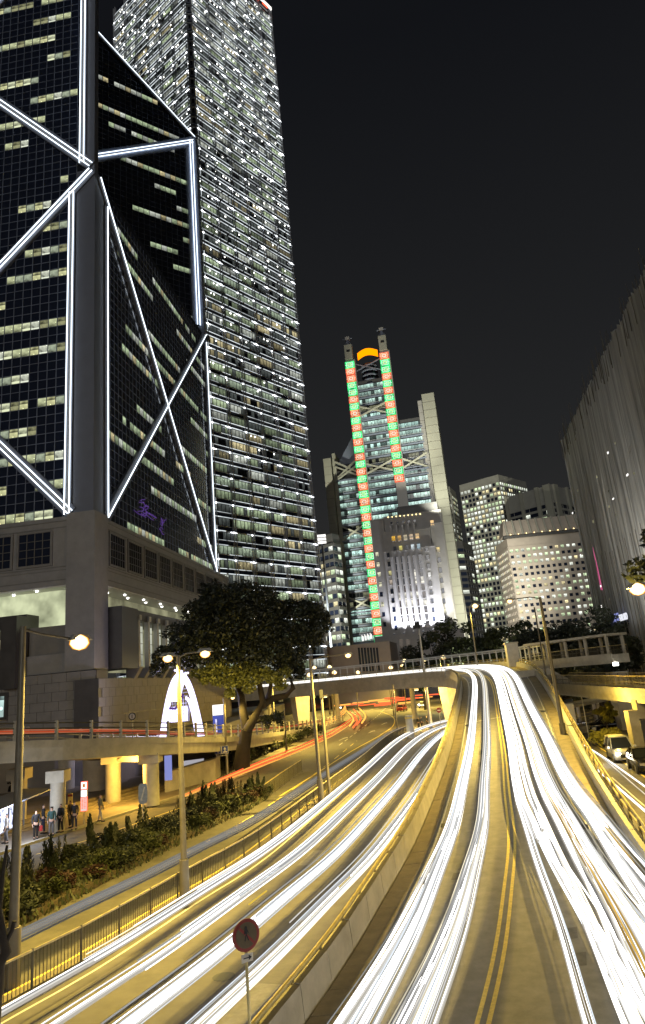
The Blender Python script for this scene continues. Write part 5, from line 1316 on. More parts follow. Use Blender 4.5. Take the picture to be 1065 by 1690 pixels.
mb.face([(-1.5, .12, 1.7), (.7, .12, 1.7), (.7, .12, 3.3), (-1.5, .12, 3.3)], M['arch']); mb.face([(-1.45, .12, 3.9), (-.2, .12, 3.8), (.5, .12, 6.0), (-.9, .12, 6.0)], M['arch']); mb.build('lattice', t)
mb = MB()
for k in range(26):
    a = rg.random()*6.28; r = rg.random()*.75; c = (r*math.cos(a)+.1, -.3, Ht-.1+r*math.sin(a)*.8); mb.tube([c, (c[0]+rg.uniform(-.2, .2), -.35, c[2]+rg.uniform(-.2, .2))], .11, M['arch'], 5)
mb.build('star_cluster', t)
mb = MB(); mb.tube([(-2.2, .8, 0), (-2.3, .8, 1.5), (-1.9, .8, 3.6), (-1.1, .8, 5.6)], .16, M['black_stone'], 6); mb.tube([(-1.25, -.2, 3.2), (-.6, -.25, 3.1), (0, -.25, 3.6), (.3, -.2, 4.6)], .14, M['violet'], 6); mb.build('ribbon', t)
point((ap.x, ap.y-1.5, 7), 2500, (.72, .68, 1), .6)
kp = atd(362, 1205, 82); t = empty('lit_kiosk', (kp.x, kp.y, 3.7), label='slim kiosk with bright white top panel and blue base right of the glowing arch', cat='kiosk')
mb = MB(); mb.box(-.6, .6, -.3, .3, 0, 3.0, M['signblue']); mb.build('body', t); mb = MB(); mb.box(-.58, .58, -.42, .32, 2.0, 3.1, M['signwhite']); mb.build('light_panel', t); mb = MB(); mb.box(-.35, -.15, -.36, -.31, .1, 1.6, M['archdim']); mb.build('light_strip', t)
sp = atd(219, 1213, 62); t = empty('pictogram_sign', (sp.x, sp.y, sp.z), label='small oval pedestrian sign on a post over the elevated road rails', cat='sign')
mb = MB(); mb.tube([(0, 0, -1.5), (0, 0, 1.3)], .04, M['steel'], 6); mb.build('pole', t); mb = MB(); disc(mb, .3, -.05, M['ink'], 0, 1.45, 20, .04); disc(mb, .22, -.07, M['signface'], 0, 1.45, 20, .01); mb.bar((0, -.09, 1.3), (0, -.09, 1.6), .07, .02, M['ink']); mb.build('disc', t)

# =================================================================== STREET LAMPS
def lamp_head(parent, loc, ang, s=1.0, big=False):
    mb = MB(); mb.hexa([(-.35*s, -.14*s, -.02), (.35*s, -.14*s, -.02), (.35*s, .14*s, -.02), (-.35*s, .14*s, -.02), (-.22*s, -.08*s, .14*s), (.22*s, -.08*s, .14*s), (.22*s, .08*s, .14*s), (-.22*s, .08*s, .14*s)], M['steel'])
    h = mb.build('lamp_head', parent, loc, (0, 0, ang))
    mb = MB(); n_ = 12; P = []; r = (.25 if big else .2)*s
    for j in range(5):
        a = 1.2-(math.pi/2+1.2)*j/4
        P += [(r*1.2*math.cos(a)*math.cos(6.2832*i/n_), r*math.cos(a)*math.sin(6.2832*i/n_), -.1+r*.9*math.sin(a)) for i in range(n_)]
    F = [(j*n_+i, (j+1)*n_+i, (j+1)*n_+(i+1) % n_, j*n_+(i+1) % n_) for j in range(4) for i in range(n_)]
    mb.idx(P, F, M['sodium' if big else 'sodium_s'], True); g = mb.build('lamp_glass', h)
    return h
def street_lamp(base, h, arms, label, group=None, r=.1, e=9000, s=1.0, big=False, m='ypole', sleeve=True, lit=True):
    t = empty('street_lamp', tuple(base), label=label, cat='street lamp', group=group)
    mb = MB(); mb.tube([(0, 0, 0), (0, 0, 1.5), (0, 0, h)], [r*1.45, r*1.2, r*.75], M[m], 10); mb.build('pole', t)
    if sleeve: mb = MB(); mb.cyl((0, 0), r*1.9, r*1.7, 0, 1.6, M[m], 12); mb.build('base_sleeve', t)
    for (dx, dy, dz) in arms:
        mb = MB(); mb.tube([(0, 0, h-.1), (dx*.35, dy*.35, h+dz*.6), (dx, dy, h+dz)], .045, M[m], 6); mb.build('arm', t)
        lamp_head(t, (dx*1.12, dy*1.12, h+dz-.02), math.atan2(dy, dx), s, big)
        if lit:
            l = bpy.data.lights.new('lamp_or_fill_light', 'SPOT'); l.energy = e; l.color = (1, .71, .14); l.spot_size = R_(158); l.spot_blend = .75; l.shadow_soft_size = .2
            lo = bpy.data.objects.new('lamp_or_fill_light', l); COL.objects.link(lo); lo.parent = t; lo.location = (dx*1.12, dy*1.12, h+dz-.42*max(1, s))
    return t
def arm_to(base, h, px, D):      # arm vector so that the head stands on the sight line of px
    p = atd(px[0], px[1], D); return (p.x-base.x, p.y-base.y, p.z-base.z-h)
p = atd(21, 1590, 26.5); B = Vector((p.x, p.y, .13 if False else 0)); h = atd(40, 1034, 26.5).z
street_lamp(B, h, [arm_to(B, h, (122, 1055), 27.5)], 'nearest street lamp at the left edge with a huge blazing orange head', r=.13, e=7000, s=1.3, big=True)
b = atz(306, 1498); h = atd(306, 1080, 31.4).z-.13
street_lamp(Vector((b.x, b.y, .13)), h, [arm_to(b, h, (279, 1087), 31.4), arm_to(b, h, (334, 1080), 31.4)], 'double armed street lamp standing in the guard railing left of centre', r=.11, e=5200)
b = atz(531, 1330); h = atd(529, 1086, 52).z-.1
street_lamp(Vector((b.x, b.y, .1)), h, [arm_to(b, h, (568, 1082), 52)], 'single armed street lamp in the railing just before the flyover bend', r=.12, e=30000)
b = atz(545, 1322); t = empty('plain_pole', (b.x, b.y, .1), label='unlit steel pole standing right beside the single armed street lamp', cat='pole'); mb = MB(); mb.tube([(0, 0, 0), (0, 0, 7.4)], [.12, .09], M['ypole'], 8); mb.build('pole', t); mb = MB(); mb.box(-.12, .12, -.2, 0, 6.9, 7.5, M['ink']); mb.build('signal_box', t)
b = atz(712, 1203); t = empty('camera_pole', (b.x, b.y, 0), label='tall slim grey pole with a camera cluster in front of the floodlit stone bank', cat='pole'); hh = atd(697, 1034, math.hypot(b.x, b.y)).z
mb = MB(); mb.tube([(0, 0, 0), (0, 0, hh)], [.3, .12], M['steel'], 10); mb.build('pole', t); mb = MB(); mb.box(-.9, .2, -.3, .3, hh-.3, hh+.3, M['ink']); mb.bar((0, 0, hh), (2.2, 0, hh+.9), .15, .15, M['ink']); mb.cyl((-.2, 0), .45, .35, hh-.1, hh+.9, M['ink'], 10); mb.build('camera_cluster', t)
# right parapet lamp
ks = 0; 
q = atd(934, 1232, 55.5); h = atd(893, 988, 57).z-q.z
t = street_lamp(q, h, [arm_to(q, h, (846, 989), 57)], 'street lamp rising from the right parapet of the flyover with arm to the left', r=.13, e=12000, s=1.0, m='rail')
q = atd(903, 1125, 86); t = empty('plain_pole', (q.x, q.y, q.z-6), label='thin dark pole behind the parapet street lamp', cat='pole'); mb = MB(); mb.tube([(0, 0, 0), (0, 0, atd(884, 1002, 86).z-q.z+6)], [.11, .08], M['rail'], 8); mb.build('pole', t)
# big lamp at the right frame edge, its pole stands outside the picture
q = atd(1058, 968, 40); B = Vector((q.x+2.6, q.y, 0)); street_lamp(B, q.z-.4, [(-2.5, 0, .4)], 'very bright street lamp head entering at the right edge in front of the netting', r=.12, e=12000, s=1.5, big=True)
point((q.x-.6, q.y+.5, q.z-1.2), 5000)  # extra light added below the head to brighten the netting
# lamps far off
def far_lamp(x, y, D, label, e=5000, s=1.6, side=.9, group=None):
    p = atd(x, y, D); street_lamp(Vector((p.x-side, p.y+.2, 0)), p.z, [(side*.9, -.2, 0.02)], label, group, r=.12, e=e, s=s, sleeve=False)
far_lamp(784, 999, 112, 'lone street lamp glowing before the tall beige office block above the walkway rails', 7000, 2.2)
far_lamp(384, 1150, 74, 'small lamp glowing under the tree crown right of its trunk fork', 1500, 1.0)
for (x, y, D, lab) in ((511, 1113, 160, 'leftmost lamp of the far cluster beside the tree crown'), (519, 1101, 215, 'upper small lamp of the far cluster beside the tree crown'), (544, 1100, 190, 'middle lamp of the far cluster left of the street lamp pole'), (552, 1109, 172, 'lower lamp of the far cluster right of the lamp pole'),
                       (591, 1109, 200, 'lamp sitting low over the flyover left of the arcaded building'), (668, 1090, 182, 'brighter lamp over the flyover below the stone bank terrace'), (664, 1098, 230, 'dimmer lamp just under the brighter lamp below the stone bank'), (645, 1101, 195, 'small lamp on the slim pole left of the brighter bank lamp'),
                       (702, 1092, 180, 'lamp over the flyover touching the camera pole'), (732, 1084, 168, 'lamp over the flyover at the left end of the white posts')):
    far_lamp(x, y, D, lab, 15000, 2.9)
for i, (x, y, yb, D) in enumerate(((654, 1128, 1210, 112), (742, 1128, 1190, 140), (648, 1140, 1185, 160), (548, 1140, 1185, 150), (470, 1170, 1232, 95), (394, 1200, 1232, 96))):
    b = atd(x+3, yb, D); tpz = atd(x, y, D).z; t = empty('thin_pole', (b.x, b.y, 0), label=['ochre traffic pole in front of the middle span of the flyover', 'thin pole just left of the flyover pier', 'thin pole deep in the red lit junction', 'short pole under the left span of the flyover', 'slim pole in the hedge right of the tree', 'slim pole against the tree trunk'][i], cat='pole')
    mb = MB(); mb.tube([(0, 0, 0), (0, 0, max(3, tpz))], .1, M['ypole'], 8); mb.build('pole', t); mb = MB(); mb.cyl((0, 0), .16, .16, 0, 1.0, M['ypole'], 10); mb.build('base_sleeve', t)
for (x, y, z, lab) in ((-3, 133, 5.7, 'small yellow lamp fixed under the left span of the flyover'), (12, 116, 5.8, 'small yellow lamp fixed under the flyover beside the pier'), (19, 108, 5.6, 'small yellow lamp hidden under the flyover bend')):
    t = empty('underpass_lamp', (x, y, z), label=lab, cat='lamp'); mb = MB(); mb.box(-.3, .3, -.12, .12, -.12, .0, M['sodium_s']); mb.build('lamp_glass', t); mb = MB(); mb.box(-.34, .34, -.15, .15, 0, .5, M['steel']); mb.build('housing', t); point((x, y, z-.4), 7000, parent=None)
b = atd(452, 1168, 100); street_lamp(Vector((b.x, b.y, 0)), 9.0, [(1.6, -1.2, .2)], 'added street lamp half hidden by the right side of the banyan crown', r=.1, e=16000, s=1.2)  # put in to brighten the dark middle of the junction
b = atd(512, 1150, 112)
# white bollard at the end of the railing and waiting people
b = atz(679, 1218); t = empty('white_bollard', (b.x, b.y, 0), label='fat pale bollard at the far end of the guard railing', cat='bollard'); mb = MB(); mb.cyl((0, 0), .55, .5, 0, 2.9, M['whitewall'], 14); mb.cyl((0, 0), .56, .56, 2.5, 2.7, M['yline'], 14); mb.build('post', t)

# =================================================================== SIGNS
pole = atd(406, 1543, 17); t = empty('pedestrian_prohibition_sign', (pole.x, pole.y, 0), label='round red sign with a black walking figure and small arrow plate in the bottom foreground', cat='sign')
a_ = math.atan2(pole.y, pole.x)-math.pi/2+R_(24); zc_ = pole.z
mb = MB(); mb.tube([(0, .04, 0), (0, .04, zc_+.2)], .035, M['raily'], 8); mb.build('pole', t, rot=(0, 0, a_))
mb = MB(); disc(mb, .31, -.02, M['signred'], 0, zc_, 36, .03); dsc = mb.build('disc', t, rot=(0, 0, a_))
brown = mat('sign_face_shaded', (.1, .07, .03), .6, noise=.15, nscale=9)  # shade on the backlit sign face put into its brown colour
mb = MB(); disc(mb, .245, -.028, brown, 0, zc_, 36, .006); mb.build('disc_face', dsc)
mb = MB(); mb.bar((-.17, -.036, zc_+.17), (.2, -.036, zc_-.2), .05, .006, M['signred'], side=Vector((1, 0, 1))); disc(mb, .028, -.04, M['ink'], -.01, zc_+.15, 14, .004)
for (x0, z0_, x1, z1_, w_) in ((-.01, .12, -.01, -.0, .055), (-.01, .0, -.045, -.13, .024), (-.01, .0, .04, -.13, .024), (-.02, .1, -.06, .0, .018), (.0, .1, .045, .01, .018)): mb.bar((x0, -.042, zc_+z0_+.03), (x1, -.042, zc_+z1_+.03), w_, .004, M['ink'], side=Vector((1, 0, 0)))
mb.build('walking_figure', dsc)
mb = MB(); mb.box(-.13, .13, -.02, 0, zc_-.5, zc_-.34, M['signface']); pl_ = mb.build('arrow_plate', t, rot=(0, 0, a_))
mb = MB(); mb.bar((-.09, -.026, zc_-.42), (.06, -.026, zc_-.42), .02, .006, M['ink'], side=Vector((0, 0, 1))); mb.idx([(.03, -.03, zc_-.37), (.03, -.03, zc_-.47), (.1, -.03, zc_-.42)], [(0, 1, 2)], M['ink']); mb.build('arrow', pl_)
b = atz(237, 1369); t = empty('keep_left_sign', (b.x, b.y, .1), label='grey rounded panel with pale diagonal stroke on a post at the planting bed edge', cat='sign'); zc_ = 2.05
mb = MB(); mb.tube([(0, .03, 0), (0, .03, 2.5)], .04, M['steel'], 8); mb.build('pole', t)
mb = MB(); w_, hh_ = .3, .62; n_ = 20
pts = [(w_*math.copysign(abs(math.cos(6.2832*i/n_))**.5, math.cos(6.2832*i/n_)), hh_*math.copysign(abs(math.sin(6.2832*i/n_))**.5, math.sin(6.2832*i/n_))) for i in range(n_)]
mb.idx([(x, -.02, zc_+z) for x, z in pts]+[(x, .01, zc_+z) for x, z in pts], [tuple(range(n_)), tuple(range(2*n_-1, n_-1, -1))]+[(i, i+n_, (i+1) % n_+n_, (i+1) % n_) for i in range(n_)], mat('sign_grey_blue', (.3, .34, .4), .5, noise=.2, nscale=5)); pn = mb.build('panel', t)
mb = MB(); mb.bar((-.12, -.03, zc_-.4), (.12, -.03, zc_+.4), .09, .01, M['wline'], side=Vector((1, 0, 0))); mb.bar((-.14, -.03, zc_-.42), (.0, -.03, zc_-.38), .07, .01, M['wline'], side=Vector((0, 0, 1))); mb.build('arrow', pn)
b = atz(368, 1286); t = empty('lane_arrow_sign', (b.x, b.y, .13), label='pair of blue square panels with white upward arrows on two posts', cat='sign'); D_ = math.hypot(b.x, b.y); zt_ = atd(368, 1231, D_).z-.13
for s in (-.5, .5): mb = MB(); mb.tube([(s, .05, 0), (s, .05, zt_)], .04, M['steel'], 6); mb.build('pole', t)
for i, s in enumerate((-.34, .34)):
    mb = MB(); mb.box(s-.32, s+.32, -.03, .02, zt_-.72, zt_, M['wline']); f_ = mb.build('panel_frame', t)
    mb = MB(); mb.box(s-.29, s+.29, -.045, -.03, zt_-.69, zt_-.03, M['signblue']); mb.build('panel_face', f_)
    mb = MB(); mb.box(s-.04, s+.04, -.06, -.046, zt_-.6, zt_-.3, M['wline']); mb.idx([(s-.14, -.06, zt_-.32), (s+.14, -.06, zt_-.32), (s, -.06, zt_-.1)], [(0, 1, 2)], M['wline'])
    if i: mb.box(s-.2, s+.2, -.06, -.046, zt_-.62, zt_-.52, M['wline'])
    mb.build('arrow', f_)
mb = MB(); mb.bar((-.5, .05, zt_-.9), (.5, .05, zt_-.9), .05, .05, M['steel']); mb.build('crossbar', t)
# bus stop flag sign with lit boxes
b = atz(139, 1364); t = empty('bus_stop_sign', (b.x, b.y, .13), label='bus stop pole with lit red edged boxes stacked above a red lettered panel', cat='sign')
D_ = math.hypot(b.x, b.y); zz = lambda y: atd(139, y, D_).z-.13
mb = MB(); mb.tube([(0, 0, 0), (0, 0, zz(1290))], .04, M['steel'], 8); mb.build('pole', t)
def litbox(za, zb, w_, m, fr): 
    mb = MB(); mb.box(-w_-.03, w_+.03, -.08, .06, zb-.03, za+.03, fr); o = mb.build('light_box', t); mb = MB(); mb.box(-w_, w_, -.1, -.082, zb, za, m); mb.build('box_face', o); return o
litbox(zz(1290.5), zz(1302), .19, M['signwhite'], M['redsign']); o = litbox(zz(1304), zz(1314.5), .2, M['signwhite'], M['steel']); o2 = litbox(zz(1316), zz(1338), .2, emis('red_white_panel', (1, .8, .75), .8), M['redsign'])
mb = MB(); mb.box(-.08, .08, -.12, -.1, zz(1299), zz(1293.5), emis('orange_square', (1, .35, .05), .6)); mb.build('emblem', t)
mb = MB()
for k in range(8): z = zz(1317.5)-k*.085; mb.box(-.15, -.02, -.12, -.104, z-.05, z, M['redsign']); mb.box(.02, .15, -.12, -.104, z-.05, z-.01*(k % 3), M['redsign'])
mb.build('printed_rows', o2)
for (x, y, lab, col) in ((90, 1376, 'route information board on a post between the waiting people', 'signface'), (116, 1369, 'yellow topped route post behind the waiting people', 'yline')):
    b = atz(x, y); t = empty('route_post', (b.x, b.y, .13), label=lab, cat='sign'); mb = MB(); mb.tube([(0, 0, 0), (0, 0, 2.2)], .035, M['steel'], 6); mb.build('pole', t); mb = MB(); mb.box(-.16, .16, -.06, -.01, 1.3, 2.15, M[col]); o = mb.build('board', t); mb = MB(); mb.box(-.16, .16, -.065, -.06, 1.95, 2.1, M['signred']); mb.build('header', o)

# =================================================================== BUS SHELTER
b = atz(0, 1401); b2_ = atz(60, 1369); d = (b2_-b); ang = math.atan2(d.y, d.x)
sh = empty('bus_shelter', (b.x, b.y, .13), ang, label='bus shelter at the left edge with glowing advertising panels and slanted roof', cat='bus shelter')
X0 = -4.0; X1 = d.length+.3
mb = MB(); mb.hexa([(X0, -1.0, 2.35), (X1, -1.0, 2.35), (X1, 1.2, 2.5), (X0, 1.2, 2.5), (X0, -1.0, 2.43), (X1, -1.0, 2.43), (X1, 1.2, 2.6), (X0, 1.2, 2.6)], M['mull']); mb.build('roof', sh)
for k in range(3): mb = MB(); mb.box(X0+.3+k*3.0, X0+2.7+k*3.0, -.4, -.25, 2.27, 2.33, M['signwhite']); mb.build('roof_light', sh)
for x in (X0, X0+3.1, X0+6.2, X1-.1): mb = MB(); mb.box(x-.05, x+.05, .9, 1.0, 0, 2.5, M['mull']); mb.build('post', sh)
k = 0
x = X0+.25
while x+1.5 < X1+.2:
    mb = MB(); mb.box(x, x+1.55, .82, .98, .35, 2.2, M['mull']); f_ = mb.build('advert_frame', sh)
    mb = MB(); mb.box(x+.08, x+1.47, .79, .815, .45, 2.12, M['ad']); mb.build('advert_panel', f_)
    mb = MB()
    for q in range(7): a = rg.uniform(x+.2, x+1.3); z = rg.uniform(.6, 1.9); mb.tube([(a, .78, z), (a+rg.uniform(-.3, .3), .78, z+rg.uniform(-.3, .3)), (a+rg.uniform(-.3, .3), .78, z+rg.uniform(-.4, .2))], .03, M['signblue'], 4)
    mb.build('advert_print', f_); x += 1.75; k += 1
mb = MB(); mb.box(X0+.4, X0+4.5, .3, .65, .42, .47, M['steel']); mb.build('bench', sh)
point((b.x+1.5, b.y+.2, 2.1), 350, (.8, .85, 1), .3)

# =================================================================== PEOPLE
def skin_mesh(verts, edges, radii, m, name, sub=1):
    me = bpy.data.meshes.new(name); me.from_pydata(verts, edges, []); me.update()
    o = bpy.data.objects.new(name, me); COL.objects.link(o)
    md = o.modifiers.new('s', 'SKIN'); 
    for i, r in enumerate(radii):
        v = me.skin_vertices[0].data[i]; v.radius = r if hasattr(r, '__len__') else (r, r); v.use_root = (i == 0)
    md.use_smooth_shade = True
    if sub: o.modifiers.new('d', 'SUBSURF').levels = sub
    dg = bpy.context.evaluated_depsgraph_get(); r = bpy.data.meshes.new_from_object(o.evaluated_get(dg)); r.name = name
    bpy.data.objects.remove(o); bpy.data.meshes.remove(me); r.materials.clear(); r.materials.append(m)
    return r
def person(base, rz, top, legs, label, hgt=1.7, stride=.06, armfwd=.05, bag=False, longhair=False):
    t = empty('person', tuple(base), rz, label=label, cat='person', group=None); k = hgt/1.7
    V, E_, Rr = [], [], []
    def chain(pts, rad, start=None):
        last = start
        for p, r in zip(pts, rad):
            V.append(tuple(c*k for c in p)); Rr.append(r if not hasattr(r, '__len__') else tuple(q*k for q in r)); i = len(V)-1
            if last is not None: E_.append((last, i))
            last = i
        return last
    pel = chain([(0, 0, .93)], [(.15, .105)])
    ch = chain([(0, 0, 1.1), (0, -.01, 1.3), (0, 0, 1.42)], [(.13, .09), (.16, .1), (.1, .07)], pel)
    nk = chain([(0, -.01, 1.5)], [.05], ch)
    hd = chain([(0, -.02, 1.58), (0, -.02, 1.66)], [(.075, .09), (.07, .085)], nk)
    for s in (-1, 1):
        l = chain([(s*.09, 0, .86), (s*.1, -.01+s*stride*.5, .48), (s*.1, .02+s*stride, .09), (s*.11, -.13+s*stride, .04)], [.095, .062, .045, .04], pel)
        ar = chain([(s*.19, 0, 1.4), (s*.23, .02, 1.12), (s*.23, -armfwd*2, .87), (s*.225, -armfwd*2.6, .8)], [.055, .042, .033, .03], ch)
        for f in range(4): chain([(s*(.21+.0), -armfwd*2.6-.03+f*.02, .745), (s*.205, -armfwd*2.6-.02+f*.02, .70-abs(f-1.3)*.008)], [.009, .008], ar)
        chain([(s*.2, -armfwd*2.6-.045, .77), (s*.19, -armfwd*2.6-.055, .745)], [.01, .009], ar)
    body = skin_mesh(V, E_, Rr, M['skin'], 'body'); bo = place(body, 'body', t)
    V, E_, Rr = [], [], []
    a = chain([(0, 0, .9)], [(.165, .12)]); b_ = chain([(0, 0, 1.1), (0, -.01, 1.3), (0, 0, 1.43)], [(.155, .115), (.185, .125), (.12, .09)], a)
    for s in (-1, 1): chain([(s*.19, 0, 1.41), (s*.235, .02, 1.12), (s*.235, -armfwd*2, .9)], [.07, .058, .046], b_)
    place(skin_mesh(V, E_, Rr, top, 'jacket'), 'jacket', t)
    V, E_, Rr = [], [], []
    a = chain([(0, 0, .94)], [(.16, .118)])
    for s in (-1, 1): chain([(s*.09, 0, .84), (s*.1, -.01+s*stride*.5, .48), (s*.1, .02+s*stride, .12)], [.108, .077, .062], a)
    place(skin_mesh(V, E_, Rr, legs, 'trousers'), 'trousers', t)
    mb = MB()
    for s in (-1, 1): mb.box((s*.11-.045)*k, (s*.11+.045)*k, (-.19+s*stride)*k, (.07+s*stride)*k, 0, .08*k, M['ink'])
    mb.build('shoes', t)
    V, E_, Rr = [], [], []; a = chain([(0, .01, 1.62)], [(.085, .095)]); chain([(0, .005, 1.7)], [(.07, .08)], a)
    if longhair: chain([(0, .06, 1.5)], [(.07, .04)], a)
    place(skin_mesh(V, E_, Rr, M['hair'], 'hair'), 'hair', t)
    if bag: mb = MB(); mb.box(.2*k, .36*k, -.2, .12, .45*k, .75*k, bag); mb.bar((.28*k, -.15, .75*k), (.24*k, -.1, .86*k), .02, .02, bag); mb.bar((.28*k, .08, .75*k), (.24*k, -.1, .86*k), .02, .02, bag); mb.build('bag', t)
    return t
cl = {n_: mat('cloth_'+n_, c, .85, noise=.15, nscale=12) for n_, c in dict(black=(.012, .012, .014), navy=(.02, .025, .05), grey=(.12, .12, .13), pale=(.4, .38, .35), brown=(.07, .05, .035), teal=(.02, .06, .06), redc=(.35, .03, .03)).items()}
for (x, y, rz, a, b_, lab, kw) in ((59, 1385, .6, 'black', 'black', 'person in black holding a red bag right of the glowing advert panel', dict(bag=cl['redc'])),
    (71, 1376, 2.2, 'black', 'navy', 'tall person in dark clothes standing behind the red bag holder', dict(hgt=1.78)), (85, 1379, .2, 'teal', 'grey', 'person in a dark teal top beside the route board', dict(longhair=True)),
    (100, 1374, -.4, 'black', 'black', 'person in black leaning at the kerb beside a route post', dict(hgt=1.75)), (123, 1369, .1, 'black', 'navy', 'person in black facing the road left of the bus stop pole', dict(hgt=1.72, armfwd=.12)),
    (116, 1366, 1.2, 'brown', 'black', 'person in brown half hidden behind the one facing the road', {}), (166, 1356, 1.4, 'grey', 'pale', 'person in grey walking right of the bus stop pole', dict(stride=.2, hgt=1.76)),
    (10, 1392, -1.0, 'pale', 'grey', 'person in a pale top in front of the shelter advert panel', {})):
    p = atz(x, y, .13); person(p, rz, cl[a], cl[b_], lab, **kw)
for i, (x, y) in enumerate(((692, 1203), (697, 1202), (706, 1200))):
    p = atz(x, y, 0); person(p, i*.7, cl['black' if i != 1 else 'navy'], cl['black'], ['person in dark coat waiting right of the pale bollard', 'person in navy behind the coat wearer near the bollard', 'person in black nearest the flyover pier'][i], hgt=1.75)

# =================================================================== TREES AND SHRUBS
def leafcloud(mb, c, rad, n, m, size, rg, squash=.7, hollow=.35):
    for _ in range(n):
        while True:
            x, y, z = rg.uniform(-1, 1), rg.uniform(-1, 1), rg.uniform(-1, 1)
            d = math.sqrt(x*x+y*y+z*z)
            if hollow < d <= 1: break
        p = Vector((c[0]+x*rad, c[1]+y*rad, c[2]+z*rad*squash)); s = size*rg.uniform(.6, 1.4)
        a = Vector((rg.gauss(0, 1), rg.gauss(0, 1), rg.gauss(0, .6))).normalized(); b = a.orthogonal().normalized(); b = (b+a.cross(b)*rg.uniform(-1, 1)).normalized()
        mb.face([p-a*s, p+b*s*.45, p+a*s, p-b*s*.45], m)
def tree(base, H_, Rad, label, mtr, mlf, seed, n=9000, trunk_r=.4, clumps=26, leaf=.28, fork=.35, name='broadleaf_tree', cz=.68, sq=.45, group=None, lean=0):
    rg = random.Random(seed); t = empty(name, tuple(base), label=label, cat='tree', group=group)
    mb = MB(); top = Vector((lean, 0, H_*fork)); mb.tube([(0, 0, -.2), (lean*.3, .1, H_*fork*.5), tuple(top)], [trunk_r*1.3, trunk_r, trunk_r*.8], mtr, 10); mb.build('trunk', t)
    cr = MB(); cs = []
    for k in range(clumps):
        a = rg.random()*6.2832; rr = Rad*math.sqrt(rg.random())*.85; z = H_*cz+rg.uniform(-1, 1)*H_*(1-cz)*.95*math.sqrt(max(0, 1-(rr/Rad)**2)); cs.append(Vector((rr*math.cos(a)+lean, rr*math.sin(a), z)))
    for c in cs: leafcloud(cr, c, Rad*rg.uniform(.18, .34), n//clumps, mlf, leaf, rg, .75)
    cr.build('crown', t)
    for c in cs[:9]:
        mb = MB(); m_ = top.lerp(c, .5)+Vector((rg.uniform(-.5, .5), rg.uniform(-.5, .5), -.4)); mb.tube([top, m_, c], [trunk_r*.45, trunk_r*.28, .05], mtr, 6, cap=False); mb.build('limb', t)
    return t
# the big banyan between the podium and the flyover: drawn limb by limb
TD = 75.0; rg = random.Random(77)
tb = atz(398, 1262); bt2 = empty('banyan_tree', tuple(tb), label='large spreading banyan with dark crown and yellow lit lower leaves in the middle left', cat='tree')
def tp(x, y, dy=0): return atd(x, y, TD+dy)-tb
limbs = [([(398, 1266), (402, 1235), (408, 1205)], [.9, .7, .6]), ([(408, 1210), (402, 1180), (398, 1150), (392, 1105)], [.5, .42, .34, .2]), ([(408, 1206), (422, 1182), (434, 1160), (428, 1130), (420, 1100)], [.5, .42, .36, .28, .15]),
         ([(434, 1164), (452, 1152), (472, 1148), (484, 1136), (478, 1112), (470, 1085)], [.4, .36, .32, .28, .22, .1]), ([(440, 1158), (446, 1130), (444, 1090)], [.28, .22, .1]), ([(400, 1152), (385, 1120), (360, 1095)], [.25, .18, .08]), ([(412, 1195), (430, 1190), (445, 1180)], [.18, .12, .06])]
for pts, rr in limbs:
    P_ = catmull([tp(x, y, rg.uniform(-1, 1)) for x, y in pts], .8); R__ = np.interp(np.linspace(0, 1, len(P_)), np.linspace(0, 1, len(rr)), rr)
    mb = MB(); mb.tube([p+Vector((rg.uniform(-.05, .05), rg.uniform(-.05, .05), 0)) for p in P_], list(R__), M['bark'], 9); mb.build('trunk' if pts[0][1] > 1260 else 'limb', bt2)
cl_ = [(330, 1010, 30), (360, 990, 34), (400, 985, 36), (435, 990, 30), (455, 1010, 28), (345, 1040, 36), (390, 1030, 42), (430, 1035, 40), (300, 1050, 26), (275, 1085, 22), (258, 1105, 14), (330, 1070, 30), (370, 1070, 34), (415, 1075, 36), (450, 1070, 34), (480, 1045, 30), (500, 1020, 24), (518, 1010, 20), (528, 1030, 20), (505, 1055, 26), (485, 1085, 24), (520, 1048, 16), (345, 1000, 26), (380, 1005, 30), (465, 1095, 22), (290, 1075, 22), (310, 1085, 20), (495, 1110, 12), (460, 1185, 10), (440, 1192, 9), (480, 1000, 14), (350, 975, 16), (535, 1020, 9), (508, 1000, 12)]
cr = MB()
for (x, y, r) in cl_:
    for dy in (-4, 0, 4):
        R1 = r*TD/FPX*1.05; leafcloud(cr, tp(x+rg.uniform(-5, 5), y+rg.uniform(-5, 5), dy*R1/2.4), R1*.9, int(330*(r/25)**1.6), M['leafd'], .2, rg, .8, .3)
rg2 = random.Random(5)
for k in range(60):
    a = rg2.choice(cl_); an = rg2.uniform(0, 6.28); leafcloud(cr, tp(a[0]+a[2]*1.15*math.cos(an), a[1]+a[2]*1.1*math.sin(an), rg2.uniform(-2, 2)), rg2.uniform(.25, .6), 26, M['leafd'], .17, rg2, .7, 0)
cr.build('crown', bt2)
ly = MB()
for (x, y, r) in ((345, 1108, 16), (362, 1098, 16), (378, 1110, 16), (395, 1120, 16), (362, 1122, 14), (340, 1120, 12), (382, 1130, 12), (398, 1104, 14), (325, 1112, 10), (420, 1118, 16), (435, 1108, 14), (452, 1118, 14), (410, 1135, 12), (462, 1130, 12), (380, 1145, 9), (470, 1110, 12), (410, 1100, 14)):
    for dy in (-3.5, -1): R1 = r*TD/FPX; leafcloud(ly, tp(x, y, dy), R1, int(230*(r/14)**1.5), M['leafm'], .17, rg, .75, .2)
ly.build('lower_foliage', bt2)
q = atd(384, 1146, 70)
